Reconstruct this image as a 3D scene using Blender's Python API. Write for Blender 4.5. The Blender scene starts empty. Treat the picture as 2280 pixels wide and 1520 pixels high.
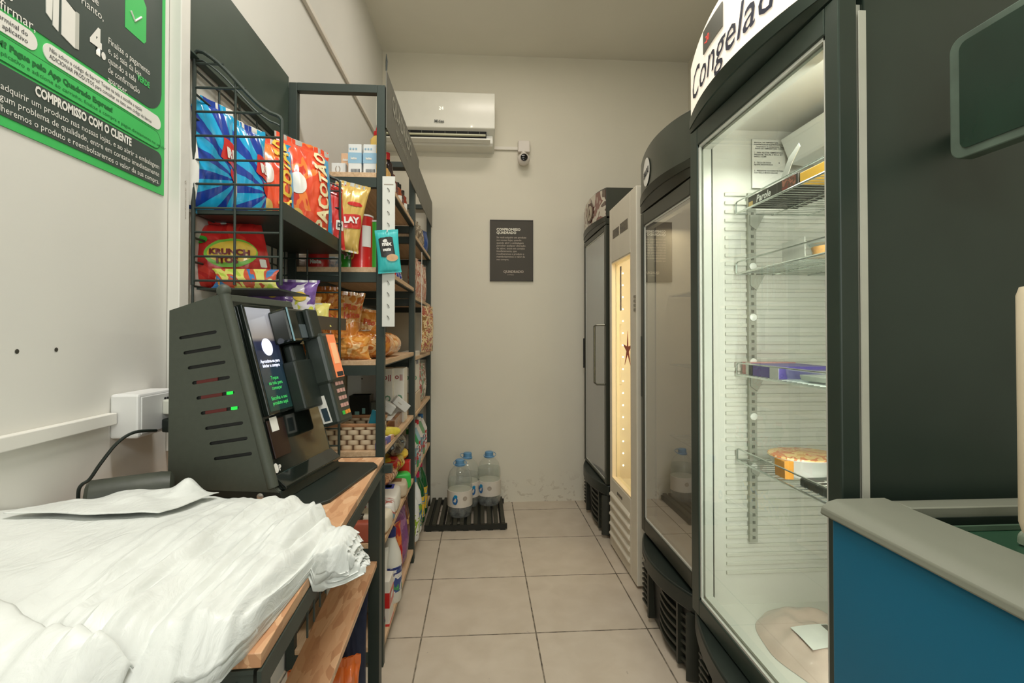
import bpy, bmesh, math, random
from mathutils import Vector, Matrix, noise
from math import sin, cos, pi, radians
random.seed(7)
SC = bpy.context.scene
COL = SC.collection

# ------------------------------------------------------------------ camera
FPX, CAMZ, YAW, PIT = 1100.0, 1.15, radians(3.59), radians(0.7)
cd = bpy.data.cameras.new('camera'); cam = bpy.data.objects.new('camera', cd); COL.objects.link(cam)
cam.location = (0, 0, CAMZ); cam.rotation_euler = (radians(90) + PIT, 0, -YAW)
cd.sensor_width = 36; cd.lens = FPX * 36 / 2280; cd.shift_y = -0.01335
cd.clip_start = 0.02; cd.clip_end = 60
SC.camera = cam
# ------------------------------------------------------------------ world, exposure
w = bpy.data.worlds.new('world'); SC.world = w; w.use_nodes = True
w.node_tree.nodes['Background'].inputs[0].default_value = (0.9, 0.95, 1, 1)
w.node_tree.nodes['Background'].inputs[1].default_value = 0.4
vs = SC.view_settings
vs.view_transform = 'Standard'; vs.look = 'None'; vs.gamma = 1; vs.use_curve_mapping = False
vs.exposure = 0.38
# ------------------------------------------------------------------ lights
def area(name, loc, rot, sx, sy, e, col=(1, .97, .92)):
    l = bpy.data.lights.new(name, 'AREA'); l.shape = 'RECTANGLE'; l.size = sx; l.size_y = sy
    l.energy = e; l.color = col
    o = bpy.data.objects.new(name, l); COL.objects.link(o); o.location = loc; o.rotation_euler = rot
    return o
area('ceiling_light', (.05, .75, 3.03), (0, 0, 0), .9, .25, 25, (1, .965, .905))
area('ceiling_light', (.15, 2.45, 3.03), (0, 0, 0), .6, .2, 5, (1, .92, .82))
area('camera_flash', (-.02, -.22, 1.62), (radians(88), 0, radians(-3)), .22, .16, 2.5, (.97, 1, .98))
area('rear_fill_light', (.0, -1.35, 1.5), (radians(90), 0, 0), 1.3, 1.9, 9.5, (.95, 1, .97))  # added unseen fill behind the camera, lifts the overall brightness

# ------------------------------------------------------------------ pixel -> point on a plane of the place
_f = Vector((sin(YAW) * cos(PIT), cos(YAW) * cos(PIT), sin(PIT)))
_r = Vector((cos(YAW), -sin(YAW), 0)); _u = _r.cross(_f)
_cy = 743 - FPX * math.tan(PIT)
def ray(u, v): return _f + _r * ((u - 1140) / FPX) - _u * ((v - _cy) / FPX)
C0 = Vector((0, 0, CAMZ))
def atX(u, v, x): d = ray(u, v); return C0 + d * (x / d.x)
def atY(u, v, y): d = ray(u, v); return C0 + d * (y / d.y)
def atZ(u, v, z): d = ray(u, v); return C0 + d * ((z - CAMZ) / d.z)

# ------------------------------------------------------------------ materials
def lin(c):
    return tuple((x / 255 / 12.92) if x / 255 <= .04045 else ((x / 255 + .055) / 1.055) ** 2.4 for x in c) + (1,)
MATS = {}
class NT:
    def __init__(s, name):
        s.m = bpy.data.materials.new(name); s.m.use_nodes = True; s.t = s.m.node_tree; s.n = s.t.nodes
        s.b = s.n['Principled BSDF']; s.out = s.n['Material Output']
    def add(s, typ, **kw):
        n = s.n.new(typ)
        for k, v in kw.items(): setattr(n, k, v)
        return n
    def link(s, a, b): s.t.links.new(a, b)
    def obj(s):
        return s.add('ShaderNodeTexCoord').outputs['Object']
    def math(s, op, a, b=None, c=None):
        n = s.add('ShaderNodeMath', operation=op)
        for i, v in enumerate((a, b, c)):
            if v is None: continue
            if isinstance(v, (int, float)): n.inputs[i].default_value = v
            else: s.link(v, n.inputs[i])
        return n.outputs[0]
    def mix(s, fac, a, b):
        n = s.add('ShaderNodeMix', data_type='RGBA')
        for i, v in ((0, fac), (6, a), (7, b)):
            if isinstance(v, (int, float)): n.inputs[i].default_value = v
            elif isinstance(v, tuple): n.inputs[i].default_value = v
            else: s.link(v, n.inputs[i])
        return n.outputs[2]
    def ramp(s, fac, stops, const=False):
        n = s.add('ShaderNodeValToRGB'); r = n.color_ramp
        if const: r.interpolation = 'CONSTANT'
        r.elements[0].position = stops[0][0]; r.elements[0].color = stops[0][1]
        r.elements[1].position = stops[1][0]; r.elements[1].color = stops[1][1]
        for p, c in stops[2:]:
            e = r.elements.new(p); e.color = c
        s.link(fac, n.inputs[0]); return n.outputs[0]
    def noise(s, scale, vec=None, detail=3, dist=0, rough=.5):
        n = s.add('ShaderNodeTexNoise'); n.inputs['Scale'].default_value = scale; n.inputs['Detail'].default_value = detail
        n.inputs['Distortion'].default_value = dist; n.inputs['Roughness'].default_value = rough
        if vec is not None: s.link(vec, n.inputs['Vector'])
        return n
    def mapping(s, vec, scale=(1, 1, 1), rot=(0, 0, 0), loc=(0, 0, 0)):
        n = s.add('ShaderNodeMapping'); n.inputs['Scale'].default_value = scale; n.inputs['Rotation'].default_value = rot
        n.inputs['Location'].default_value = loc; s.link(vec, n.inputs['Vector']); return n.outputs[0]
    def bump(s, h, strength=.3, dist=.002):
        n = s.add('ShaderNodeBump'); n.inputs['Strength'].default_value = strength; n.inputs['Distance'].default_value = dist
        s.link(h, n.inputs['Height']); s.link(n.outputs[0], s.b.inputs['Normal'])
def mat(name, col, rough=.5, metal=0, var=.06, scale=12, bump=0, bscale=60, emit=None, es=0, spec=.5, coat=0, trans=0, sss=0):
    if name in MATS: return MATS[name]
    k = NT(name); c = lin(col)
    if var:
        nz = k.noise(scale, k.obj())
        a = tuple(max(0, x * (1 - var)) for x in c[:3]) + (1,); b = tuple(min(1, x * (1 + var)) for x in c[:3]) + (1,)
        k.link(k.ramp(nz.outputs[0], [(.3, a), (.7, b)]), k.b.inputs['Base Color'])
    else: k.b.inputs['Base Color'].default_value = c
    k.b.inputs['Roughness'].default_value = rough; k.b.inputs['Metallic'].default_value = metal
    k.b.inputs['Specular IOR Level'].default_value = spec; k.b.inputs['Coat Weight'].default_value = coat
    if bump: k.bump(k.noise(bscale, k.obj()).outputs[0], bump)
    if emit:
        k.b.inputs['Emission Color'].default_value = lin(emit); k.b.inputs['Emission Strength'].default_value = es
    if trans: k.b.inputs['Transmission Weight'].default_value = trans
    MATS[name] = k.m; return k.m
def glassm(name, tint=(255, 255, 255), ior=1.5, rough=0.0, haze=0.0, refl=1.0):
    if name in MATS: return MATS[name]
    k = NT(name); k.n.remove(k.b)
    tr = k.add('ShaderNodeBsdfTransparent'); tr.inputs[0].default_value = lin(tint)
    gl = k.add('ShaderNodeBsdfGlossy'); gl.inputs['Roughness'].default_value = rough
    fr = k.add('ShaderNodeFresnel'); fr.inputs[0].default_value = ior
    ge = k.add('ShaderNodeNewGeometry')
    fac = k.math('MULTIPLY', k.math('MINIMUM', k.math('MULTIPLY', fr.outputs[0], refl), 1.0), k.math('SUBTRACT', 1.0, ge.outputs['Backfacing']))
    mx = k.add('ShaderNodeMixShader'); k.link(fac, mx.inputs[0]); k.link(tr.outputs[0], mx.inputs[1]); k.link(gl.outputs[0], mx.inputs[2])
    last = mx.outputs[0]
    if haze:
        df = k.add('ShaderNodeBsdfDiffuse'); df.inputs[0].default_value = (.8, .8, .8, 1)
        m2 = k.add('ShaderNodeMixShader'); m2.inputs[0].default_value = haze
        k.link(last, m2.inputs[1]); k.link(df.outputs[0], m2.inputs[2]); last = m2.outputs[0]
    k.link(last, k.out.inputs[0]); MATS[name] = k.m; return k.m
def printm(name, cols, scale=18, rough=.3, stretch=(1, 1, 1), dist=1.0, coat=.3, bump=.15, seed=0):
    """printed film: soft-edged areas of the pack's colours"""
    if name in MATS: return MATS[name]
    k = NT(name); v = k.mapping(k.obj(), stretch, loc=(seed * 3.1, seed, seed * 1.7))
    nz = k.noise(scale, v, 2, dist)
    n = len(cols); st = [(.3 + .4 * i / n if i else 0, lin(c)) for i, c in enumerate(cols)]
    k.link(k.ramp(nz.outputs[0], st, True), k.b.inputs['Base Color'])
    k.b.inputs['Roughness'].default_value = rough; k.b.inputs['Coat Weight'].default_value = coat
    if bump: k.bump(k.noise(scale * 3, v).outputs[0], bump, .004)
    MATS[name] = k.m; return k.m

# ------------------------------------------------------------------ mesh helper
class MB:
    def __init__(s): s.v = []; s.f = []; s.m = []
    def add(s, vs, fs, mi=0):
        o = len(s.v); s.v += [tuple(x) for x in vs]; s.f += [tuple(i + o for i in f) for f in fs]; s.m += [mi] * len(fs); return s
    def box(s, x0, x1, y0, y1, z0, z1, mi=0):
        v = [(x, y, z) for z in (z0, z1) for y in (y0, y1) for x in (x0, x1)]
        return s.add(v, [(0, 2, 3, 1), (4, 5, 7, 6), (0, 1, 5, 4), (2, 6, 7, 3), (0, 4, 6, 2), (1, 3, 7, 5)], mi)
    def prism(s, poly, a0, a1, axis='z', mi=0):
        """poly: 2-D points; axis z -> (x,y), y -> (x,z), x -> (y,z)"""
        def P(p, a): return {'z': (p[0], p[1], a), 'y': (p[0], a, p[1]), 'x': (a, p[0], p[1])}[axis]
        n = len(poly); v = [P(p, a0) for p in poly] + [P(p, a1) for p in poly]
        f = [tuple(range(n - 1, -1, -1)), tuple(range(n, 2 * n))] + [(i, (i + 1) % n, n + (i + 1) % n, n + i) for i in range(n)]
        return s.add(v, f, mi)
    def tube(s, path, r, n=8, mi=0, closed=False):
        P = [Vector(p) for p in path]; m = len(P); v = []
        up0 = None
        for i, p in enumerate(P):
            if closed: t = P[(i + 1) % m] - P[i - 1]
            else: t = P[min(i + 1, m - 1)] - P[max(i - 1, 0)]
            t.normalize()
            ref = up0 if up0 is not None else (Vector((0, 0, 1)) if abs(t.z) < .9 else Vector((1, 0, 0)))
            a = t.cross(ref)
            if a.length < 1e-4: a = t.cross(Vector((.3, .7, .2)))
            a.normalize(); b = a.cross(t).normalized(); up0 = b
            rr = r[i] if isinstance(r, (list, tuple)) else r
            for k in range(n):
                w_ = 2 * pi * k / n; v.append(p + a * (rr * cos(w_)) + b * (rr * sin(w_)))
        f = []
        for i in range(m if closed else m - 1):
            j = (i + 1) % m
            for k in range(n): f.append((i * n + k, i * n + (k + 1) % n, j * n + (k + 1) % n, j * n + k))
        if not closed: f += [tuple(range(n - 1, -1, -1)), tuple((m - 1) * n + k for k in range(n))]
        return s.add(v, f, mi)
    def lathe(s, prof, n=20, c=(0, 0, 0), mi=0, sy=1.0, lobes=0, la=0):
        v = []; m = len(prof)
        for (r, z) in prof:
            for k in range(n):
                a = 2 * pi * k / n; q = r * (1 + la * cos(lobes * a)) if lobes else r
                v.append((c[0] + q * cos(a), c[1] + q * sin(a) * sy, c[2] + z))
        f = []
        for i in range(m - 1):
            for k in range(n): f.append((i * n + k, i * n + (k + 1) % n, (i + 1) * n + (k + 1) % n, (i + 1) * n + k))
        f += [tuple(range(n - 1, -1, -1)), tuple((m - 1) * n + k for k in range(n))]
        return s.add(v, f, mi)
    def grid(s, fn, nu, nv, mi=0, wrap=False):
        v = [fn(i / (nu - 1), j / (nv - 1)) for j in range(nv) for i in range(nu)]
        f = [(j * nu + i, j * nu + i + 1, (j + 1) * nu + i + 1, (j + 1) * nu + i) for j in range(nv - 1) for i in range(nu - 1)]
        return s.add(v, f, mi)
    def build(s, name, mats, parent=None, world=False, bevel=0, smooth=False, seg=2, solid=0, sub=0):
        me = bpy.data.meshes.new(name)
        off = parent.location if (parent is not None and world) else Vector((0, 0, 0))
        me.from_pydata([tuple(Vector(p) - off) for p in s.v], [], s.f)
        if not isinstance(mats, (list, tuple)): mats = [mats]
        for m_ in mats: me.materials.append(m_)
        for p, i in zip(me.polygons, s.m): p.material_index = min(i, len(mats) - 1)
        bm = bmesh.new(); bm.from_mesh(me); bmesh.ops.recalc_face_normals(bm, faces=bm.faces); bm.to_mesh(me); bm.free()
        if smooth:
            for p in me.polygons: p.use_smooth = True
            try: me.set_sharp_from_angle(angle=radians(38))
            except Exception: pass
        o = bpy.data.objects.new(name, me); COL.objects.link(o); o.parent = parent
        if bevel:
            b = o.modifiers.new('bevel', 'BEVEL'); b.width = bevel; b.segments = seg; b.limit_method = 'ANGLE'
        if solid:
            b = o.modifiers.new('solid', 'SOLIDIFY'); b.thickness = solid
        if sub:
            b = o.modifiers.new('sub', 'SUBSURF'); b.levels = sub; b.render_levels = sub
        return o
def tag(o, label, cat, group=None, kind=None):
    if label: o['label'] = label
    if cat: o['category'] = cat
    if group: o['group'] = group
    if kind: o['kind'] = kind
    return o
def thing(name, label, cat, loc=(0, 0, 0), rot=(0, 0, 0), group=None):
    o = bpy.data.objects.new(name, None); COL.objects.link(o); o.location = loc; o.rotation_euler = rot
    o.empty_display_size = .05
    return tag(o, label, cat, group)
def struct(name, mb, m, **k):
    o = mb.build(name, m, **k); o['kind'] = 'structure'; return o
def text(s_, size, fn, m, parent, name='lettering', align='LEFT', shear=0, bold=0, depth=.0, spacing=1, line=1, label=None, world=False, fit=None):
    """lettering as a mesh; fn maps (x, y, z) of the flat text to the surface it is printed on"""
    cu = bpy.data.curves.new('t', 'FONT'); cu.body = s_; cu.size = size; cu.align_x = align; cu.shear = shear; cu.offset = bold
    cu.extrude = depth; cu.resolution_u = 2; cu.space_character = spacing; cu.space_line = line
    to = bpy.data.objects.new('t', cu); COL.objects.link(to)
    dg = bpy.context.evaluated_depsgraph_get(); dg.update()
    me = bpy.data.meshes.new_from_object(to.evaluated_get(dg)); me.name = name
    bpy.data.objects.remove(to); bpy.data.curves.remove(cu)
    off = parent.location if (parent is not None and world) else Vector((0, 0, 0))
    if fit and len(me.vertices):
        q_ = fit / max(1e-6, max(v.co.x for v in me.vertices) - min(v.co.x for v in me.vertices))
        for v in me.vertices: v.co.x *= q_
    for v in me.vertices: v.co = Vector(fn(v.co.x, v.co.y, v.co.z)) - off
    me.materials.clear(); me.materials.append(m)
    o = bpy.data.objects.new(name, me); COL.objects.link(o); o.parent = parent
    if label: o['label'] = label
    return o
def plane(O, r, u, n=None):
    O = Vector(O); r = Vector(r); u = Vector(u); n = Vector(n) if n is not None else r.cross(u)
    return lambda x, y, z=0: O + r * x + u * y + n * z

# ------------------------------------------------------------------ shared materials
BLK = mat('black_metal', (44, 54, 48), .45, .0, .08, 8)
BLK2 = mat('black_plastic', (30, 38, 33), .42, 0, .08, 8)
DARK = mat('dark_gap', (8, 9, 8), .8, 0, 0)
WHT = mat('white_plastic', (226, 224, 216), .4, 0, .02)
STEEL = mat('chrome_wire', (200, 205, 198), .25, .9, .03)
LINER = mat('white_liner', (222, 224, 216), .45, 0, .02)
INK = mat('dark_ink', (38, 42, 44), .6, 0, 0)
PAPER = mat('white_paper', (232, 230, 222), .7, 0, .02)
GLASS = glassm('door_glass', (238, 242, 238), 1.5, .004)
GLASSR = glassm('door_glass_reflective', (225, 222, 210), 1.6, .004, .04, 3.0)
CLEAR = glassm('clear_plastic', (240, 244, 242), 1.35, .05, .06, 1.2)
# ================================================================== ROOM
def wallmat(name, col, stain=.0):
    k = NT(name); ob = k.obj()
    n1 = k.noise(1.3, ob, 5, .4); n2 = k.noise(70, ob, 3)
    c = lin(col); a = tuple(x * .94 for x in c[:3]) + (1,)
    base = k.ramp(n1.outputs[0], [(.35, a), (.65, c)])
    if stain:
        sx = k.add('ShaderNodeSeparateXYZ'); k.link(ob, sx.inputs[0])
        low = k.math('MULTIPLY', k.math('SUBTRACT', .22, sx.outputs[2]), 5.0)
        lo = k.add('ShaderNodeClamp'); k.link(low, lo.inputs[0])
        n3 = k.noise(22, ob, 5, .8)
        f = k.math('MULTIPLY', lo.outputs[0], k.math('GREATER_THAN', n3.outputs[0], .60))
        base = k.mix(k.math('MULTIPLY', f, .35), base, lin((150, 132, 108)))
    k.link(base, k.b.inputs['Base Color']); k.b.inputs['Roughness'].default_value = .85
    k.bump(n2.outputs[0], .12, .001); return k.m
WALL = wallmat('wall_paint', (221, 215, 198), 1)
WALLL = wallmat('wall_paint_left', (222, 220, 212))
CEIL = wallmat('ceiling_paint', (230, 226, 212))
XL, XR, YB, YF, ZC = -.67, 1.46, 3.39, -1.5, 3.07
struct('wall_left', MB().box(XL - .1, XL, YF, YB + .1, -.1, ZC + .1), WALLL)
struct('wall_right', MB().box(XR, XR + .1, YF, YB + .1, -.1, ZC + .1), WALL)
struct('wall_back', MB().box(XL, XR, YB, YB + .1, -.1, ZC + .1), WALL)
struct('wall_front', MB().box(XL, XR, YF - .1, YF, -.1, ZC + .1), WALL)
struct('ceiling', MB().box(XL, XR, YF, YB, ZC, ZC + .1), CEIL)
# tiled floor: .435 m ceramic tiles with dark grout
k = NT('floor_tiles'); ob = k.obj(); sx = k.add('ShaderNodeSeparateXYZ'); k.link(ob, sx.inputs[0])
def cell(o, off, p):
    q = k.math('DIVIDE', k.math('SUBTRACT', o, off), p); fr = k.math('FRACT', k.math('ADD', q, 50.0))
    return k.math('MINIMUM', fr, k.math('SUBTRACT', 1.0, fr)), k.math('FLOOR', q)
dx, cx_ = cell(sx.outputs[0], .212, .436); dy, cy_ = cell(sx.outputs[1], 2.792, .443)
g = k.math('LESS_THAN', k.math('MINIMUM', dx, dy), .0065)
gs = k.math('LESS_THAN', k.math('MINIMUM', dx, dy), .011)
cb = k.add('ShaderNodeCombineXYZ'); k.link(cx_, cb.inputs[0]); k.link(cy_, cb.inputs[1])
wn = k.add('ShaderNodeTexWhiteNoise'); k.link(cb.outputs[0], wn.inputs[0])
n1 = k.noise(9, ob, 6, .3); n2 = k.noise(260, ob, 2); n4 = k.noise(55, ob, 4, .5)
tl = k.ramp(n1.outputs[0], [(.3, lin((196, 182, 163))), (.7, lin((208, 195, 177)))])
tl = k.mix(k.math('MULTIPLY', wn.outputs[0], .22), tl, lin((188, 172, 152)))
tl = k.mix(k.math('MULTIPLY', k.math('GREATER_THAN', n4.outputs[0], .74), .35), tl, lin((120, 108, 92)))
grc = k.ramp(k.noise(30, ob, 3).outputs[0], [(.35, lin((78, 70, 58))), (.65, lin((148, 136, 118)))])
k.link(k.mix(g, tl, grc), k.b.inputs['Base Color'])
k.link(k.math('ADD', .34, k.math('MULTIPLY', g, .4)), k.b.inputs['Roughness'])
k.bump(k.math('SUBTRACT', k.math('MULTIPLY', n2.outputs[0], .15), gs), .35, .002)
struct('floor', MB().box(XL, XR, YF, YB, -.1, 0), k.m)

# ================================================================== things on the back wall
def back(u, v, y=None):
    return atY(u, v, YB if y is None else y)
# framed notice
o = thing('wall_sign', 'dark portrait notice headed COMPROMISSO QUADRADO on the back wall', 'sign', (.21, YB, 1.72))
SG = mat('sign_panel', (66, 60, 50), .6, 0, .06, 6); SGT = mat('sign_white_print', (236, 230, 214), .6, 0, 0)
SG2 = mat('sign_grey_print', (168, 156, 142), .6, 0, 0)
a, b = atY(1091, 489, YB - .012), atY(1187, 626, YB - .012)
MB().box(a.x, b.x, YB - .012, YB - .001, b.z, a.z).build('panel', SG, o, True, .001)
W_ = b.x - a.x; Hs = a.z - b.z
MB().box(a.x, b.x, YB - .014, YB - .011, a.z - .006, a.z).box(a.x, b.x, YB - .014, YB - .011, b.z, b.z + .005)\
    .box(a.x, a.x + .004, YB - .014, YB - .011, b.z, a.z).box(b.x - .006, b.x, YB - .014, YB - .011, b.z, a.z).build('edge_trim', mat('sign_edge', (48, 40, 28), .5), o, True)
def sp(fx, fy): return plane((a.x + W_ * fx, YB - .0135, a.z - Hs * fy), (1, 0, 0), (0, 0, 1))
text('COMPROMISSO\nQUADRADO', .0235, sp(.15, .175), SGT, o, 'heading', bold=.0008, world=True, line=.95)
text('Se você adquirir um produto\nnas nossas lojas, quando\nquando abrir a embalagem\nperceber qualquer alteração\nde sabor, entre em contato\nimediatamente, que\nrecolheremos o produto e\nreembolsaremos o valor de\nsua compra.', .0175, sp(.15, .30), SG2, o, 'paragraph', bold=.0004, world=True, line=1.08)
text('QUADRADO', .024, sp(.31, .865), SG2, o, 'logo_lettering', bold=.0012, world=True)
text('EXPRESS', .012, sp(.40, .905), SG2, o, 'logo_lettering', world=True)

# air conditioner
ACW = mat('ac_white', (226, 224, 212), .28, 0, .02)
y0 = 3.19
p1, p2 = atY(1102, 203, y0), atY(1092, 318, y0)
ax1 = p1.x; ax0 = ax1 - .80; zt = p1.z; zb = p2.z
o = thing('air_conditioner', 'white split air conditioner high on the back wall', 'air conditioner', ((ax0 + ax1) / 2, YB, zb))
prof = [(YB - .001, zb), (YB - .001, zt), (y0 + .03, zt), (y0 + .008, zt - .012), (y0, zt - .05), (y0 - .004, zt - .15), (y0 + .002, zb + .095), (y0 + .012, zb + .088)]
MB().prism(prof, ax0, ax1, 'x').build('body', ACW, o, True, .004, True)
prof = [(YB - .02, zb + .002), (y0 + .075, zb + .004), (y0 + .06, zb + .02), (y0 + .055, zb + .086), (YB - .02, zb + .09)]
MB().prism(prof, ax0 + .01, ax1 - .012, 'x').build('outlet_housing', ACW, o, True, .003)
MB().box(ax0 + .03, ax1 - .055, y0 + .025, y0 + .06, zb + .030, zb + .084).build('outlet_opening', DARK, o, True)
MB().prism([(y0 + .014, zb + .052), (y0 + .03, zb + .046), (y0 + .032, zb + .054), (y0 + .014, zb + .060)], ax0 + .03, ax1 - .06, 'x').build('louver', mat('louver_cream', (206, 204, 172), .35), o, True)
MB().prism([(y0 + .012, zb + .024), (y0 + .05, zb + .012), (y0 + .05, zb + .03), (y0 + .014, zb + .034)], ax0 + .02, ax1 - .03, 'x').build('lower_lip', ACW, o, True, .002)
m_ = MB()
for i in range(9): m_.box(ax0 + .1 + i * .075, ax0 + .102 + i * .075, y0 + .022, y0 + .03, zb + .062, zb + .082)
m_.build('fins', mat('fin_grey', (120, 120, 108), .6), o, True)
q = atY(967, 268, y0 - .005)
text('Midea', .026, plane((q.x, y0 - .0065, q.z - .012), (1, 0, 0), (0, 0, 1)), mat('logo_grey', (110, 112, 106), .5), o, 'logo', bold=.0008, world=True)
q = atY(977, 240, y0 - .005)
text('24', .03, plane((q.x, y0 - .0065, q.z - .012), (1, 0, 0), (0, 0, 1)), mat('display_glow', (250, 250, 240), .5, emit=(255, 255, 240), es=.5, var=0), o, 'display_digits', world=True)
q = atY(1050, 282, y0)
MB().lathe([(.001, 0), (.004, 0), (.004, .002), (.001, .003)], 10).build('status_light', mat('lamp_glow', (255, 250, 220), .4, emit=(255, 240, 200), es=3, var=0), o).location = (q.x - o.location.x, y0 - .002 - o.location.y, q.z - o.location.z)

# conduit on the back wall + camera
CND = mat('conduit_white', (222, 216, 204), .5, 0, .02)
q0, q1 = atY(868, 330, YB - .02), atY(1155, 330, YB - .02)
tag(MB().box(XL + .03, q1.x, YB - .018, YB - .0005, q1.z - .011, q1.z + .011).build('cable_conduit', CND, None, bevel=.002), 'slim white conduit along the back wall under the air conditioner', 'conduit')
q = atY(1167, 326, YB - .05)
o = thing('security_camera', 'small white ball security camera below a square junction box on the back wall', 'security camera', (q.x, YB, q.z))
MB().box(q.x - .041, q.x + .041, YB - .045, YB - .0005, q.z - .035, q.z + .045).build('junction_box', mat('camera_white', (216, 208, 198), .45, 0, .02), o, True, .006)
qz = atY(1166, 354, YB - .06).z; qx = atY(1166, 354, YB - .06).x
def sph(mb, c, r, n=16, m=10, mi=0, z0=-1, sz=1):
    mb.lathe([(max(1e-4, r * cos(radians(-90 + 180 * i / m))), r * sz * sin(radians(-90 + 180 * i / m))) for i in range(m + 1)], n, c, mi)
    return mb
sph(MB(), (qx, YB - .055, qz), .042, 20, 14).build('ball', mat('camera_white', (216, 208, 198)), o, True, smooth=True)
MB().lathe([(.012, 0), (.018, .012), (.018, .03)], 14, (qx, YB - .05, qz + .025)).build('neck', MATS['camera_white'], o, True, smooth=True)
m_ = MB(); L = MB()
L.lathe([(.024, 0), (.024, .006), (.019, .009), (.001, .009)], 20)
lo = L.build('lens', mat('lens_black', (6, 6, 6), .1, 0, 0), o, smooth=True); lo.location = (qx - o.location.x, YB - .092 - o.location.y, qz - o.location.z); lo.rotation_euler = (radians(90), 0, 0)

# ================================================================== things on the left wall
GRN = mat('poster_green', (66, 190, 96), .45, 0, .03); PBK = mat('poster_black', (62, 74, 68), .45, 0, .05)
PWH = mat('poster_white', (232, 230, 222), .5, 0, .01); PDG = mat('poster_dark_green', (20, 104, 48), .5, 0, 0)
def lw(u, v): return atX(u, v, XL + .003)
pbr = lw(366, 436); py1 = pbr.y; pz0 = pbr.z; py0 = py1 - .92; pz1 = pz0 + 1.02
o = thing('wall_poster', 'large green and black instruction poster on the left wall', 'poster', (XL, (py0 + py1) / 2, pz0))
def rrect(y0, y1, z0, z1, r, x0, x1, mb=None, mi=0, n=6):
    pts = []
    for (cy, cz, a0) in ((y1 - r, z1 - r, 0), (y0 + r, z1 - r, 90), (y0 + r, z0 + r, 180), (y1 - r, z0 + r, 270)):
        for i in range(n + 1):
            a_ = radians(a0 + 90 * i / n); pts.append((cy + r * cos(a_), cz + r * sin(a_)))
    return (mb or MB()).prism(pts, x0, x1, 'x', mi)
px = XL + .0005
MB().box(px, px + .0015, py0, py1, pz0, pz1).build('backing', GRN, o, True)
def pzv(u, v): return lw(u, v).z
zg = pzv(362, 262) + .002; zb2 = zg - .079            # lower black box
rrect(py0 + .01, py1 - .010, pz0 + .014, zb2, .014, px + .001, px + .0025).build('lower_panel', PBK, o, True)
rrect(py0 + .01, py1 - .012, zg, pz1 - .2, .045, px + .001, px + .0025).build('upper_panel', PBK, o, True)
# white pills and outlined green pill
za, zc_ = pzv(361, 296), pzv(361, 268)
def prow(u, v): return lw(u, v)
e1 = prow(86, 95).y; e2 = prow(80, 115).y
rrect(e1 + .008, py1 - .014, zg - .034, zg - .006, .0138, px + .001, px + .0027).build('white_pill', PWH, o, True)
rrect(py0 + .02, e1 - .002, zg - .034, zg - .006, .0138, px + .001, px + .0027).build('white_pill', PWH, o, True)
rrect(py0 + .01, py1 - .014, zb2 + .004, zg - .038, .0170, px + .001, px + .0024).build('pill_outline', PDG, o, True)
rrect(py0 + .012, py1 - .016, zb2 + .0055, zg - .0395, .0160, px + .002, px + .0028).build('green_pill', GRN, o, True)
def pp(u, v): q = lw(u, v); return plane((px + .0032, q.y, q.z), (0, 1, 0), (0, 0, 1))
def ppw(y, z): return plane((px + .0032, y, z), (0, 1, 0), (0, 0, 1))
q = lw(77, 222)
text('COMPROMISSO COM O CLIENTE', .0200, ppw(q.y, pz0 + .0675), PWH, o, 'heading', bold=.0009, world=True, fit=lw(292, 328).y - q.y)
zl = q.z - .0235
for j_, (tx_, fw_) in enumerate((('Se você adquirir um produto nas nossas lojas, e ao abrir a embalagem', .385), ('perceber algum problema de qualidade, entre em contato imediatamente', .402), ('recolheremos o produto e reembolsaremos o valor da sua compra.', .365))):
    text(tx_, .0140, ppw(py1 - .018, pz0 + .050 - j_ * .0155), PWH, o, 'paragraph', align='RIGHT', world=True, fit=fw_)
text('Não achou o código de barras? Toque na tela e escolha a opção\nADICIONAR PRODUTOS para consultar os itens sem código de barras', .0098, ppw(e1 + .018, zg - .018), INK, o, 'small_print', world=True, line=1.1, fit=py1 - .04 - e1 - .022)
text('Procure no terminal do\naplicativo', .0105, ppw(e1 - .018, zg - .018), INK, o, 'small_print', align='RIGHT', world=True)
text('TOTEM? Pague pelo App Quadrado Express!', .0125, ppw(e1 - .10, zg - .055), PDG, o, 'small_print', bold=.0006, world=True, fit=.25)
text('Baixe o aplicativo e adicione ao carrinho, finalize a compra e pague diretamente no celular', .0090, ppw(e1 - .10, zg - .067), PDG, o, 'small_print', world=True, fit=.40)
q = lw(240, 88)
text('Finalize o pagamento\ne, só saia da loja\nquando a tela\nde confirmação\naparecer.', .0165, ppw(q.y, q.z - .006), PWH, o, 'paragraph', world=True, line=1.05, fit=lw(333, 158).y - q.y)
q = lw(305, 172)
text('VERDE', .0165, ppw(q.y, q.z - .004), GRN, o, 'green_word', bold=.0006, world=True, fit=lw(333, 190).y - q.y)
q = lw(201, 92)
text('4.', .062, ppw(q.y, q.z - .012), PWH, o, 'step_number', bold=.003, world=True, fit=lw(237, 100).y - q.y)
q0 = lw(278, 60)
MB().prism([(q0.y, q0.z), (q0.y + .052, q0.z - .001), (q0.y + .058, q0.z + .006), (q0.y + .058, q0.z + .075), (q0.y + .05, q0.z + .085), (q0.y, q0.z + .085)], px + .002, px + .003, 'x').build('green_check_tile', GRN, o, True)
c_ = [(q0.y + .014, q0.z + .040), (q0.y + .025, q0.z + .027), (q0.y + .043, q0.z + .046)]
MB().tube([(px + .0035, y, z) for y, z in c_], .002, 6).build('check_mark', PWH, o, True)
q = lw(150, 80)
kx = px + .0035
PGR = mat('poster_grey', (190, 190, 180), .5, 0, 0)
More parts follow.
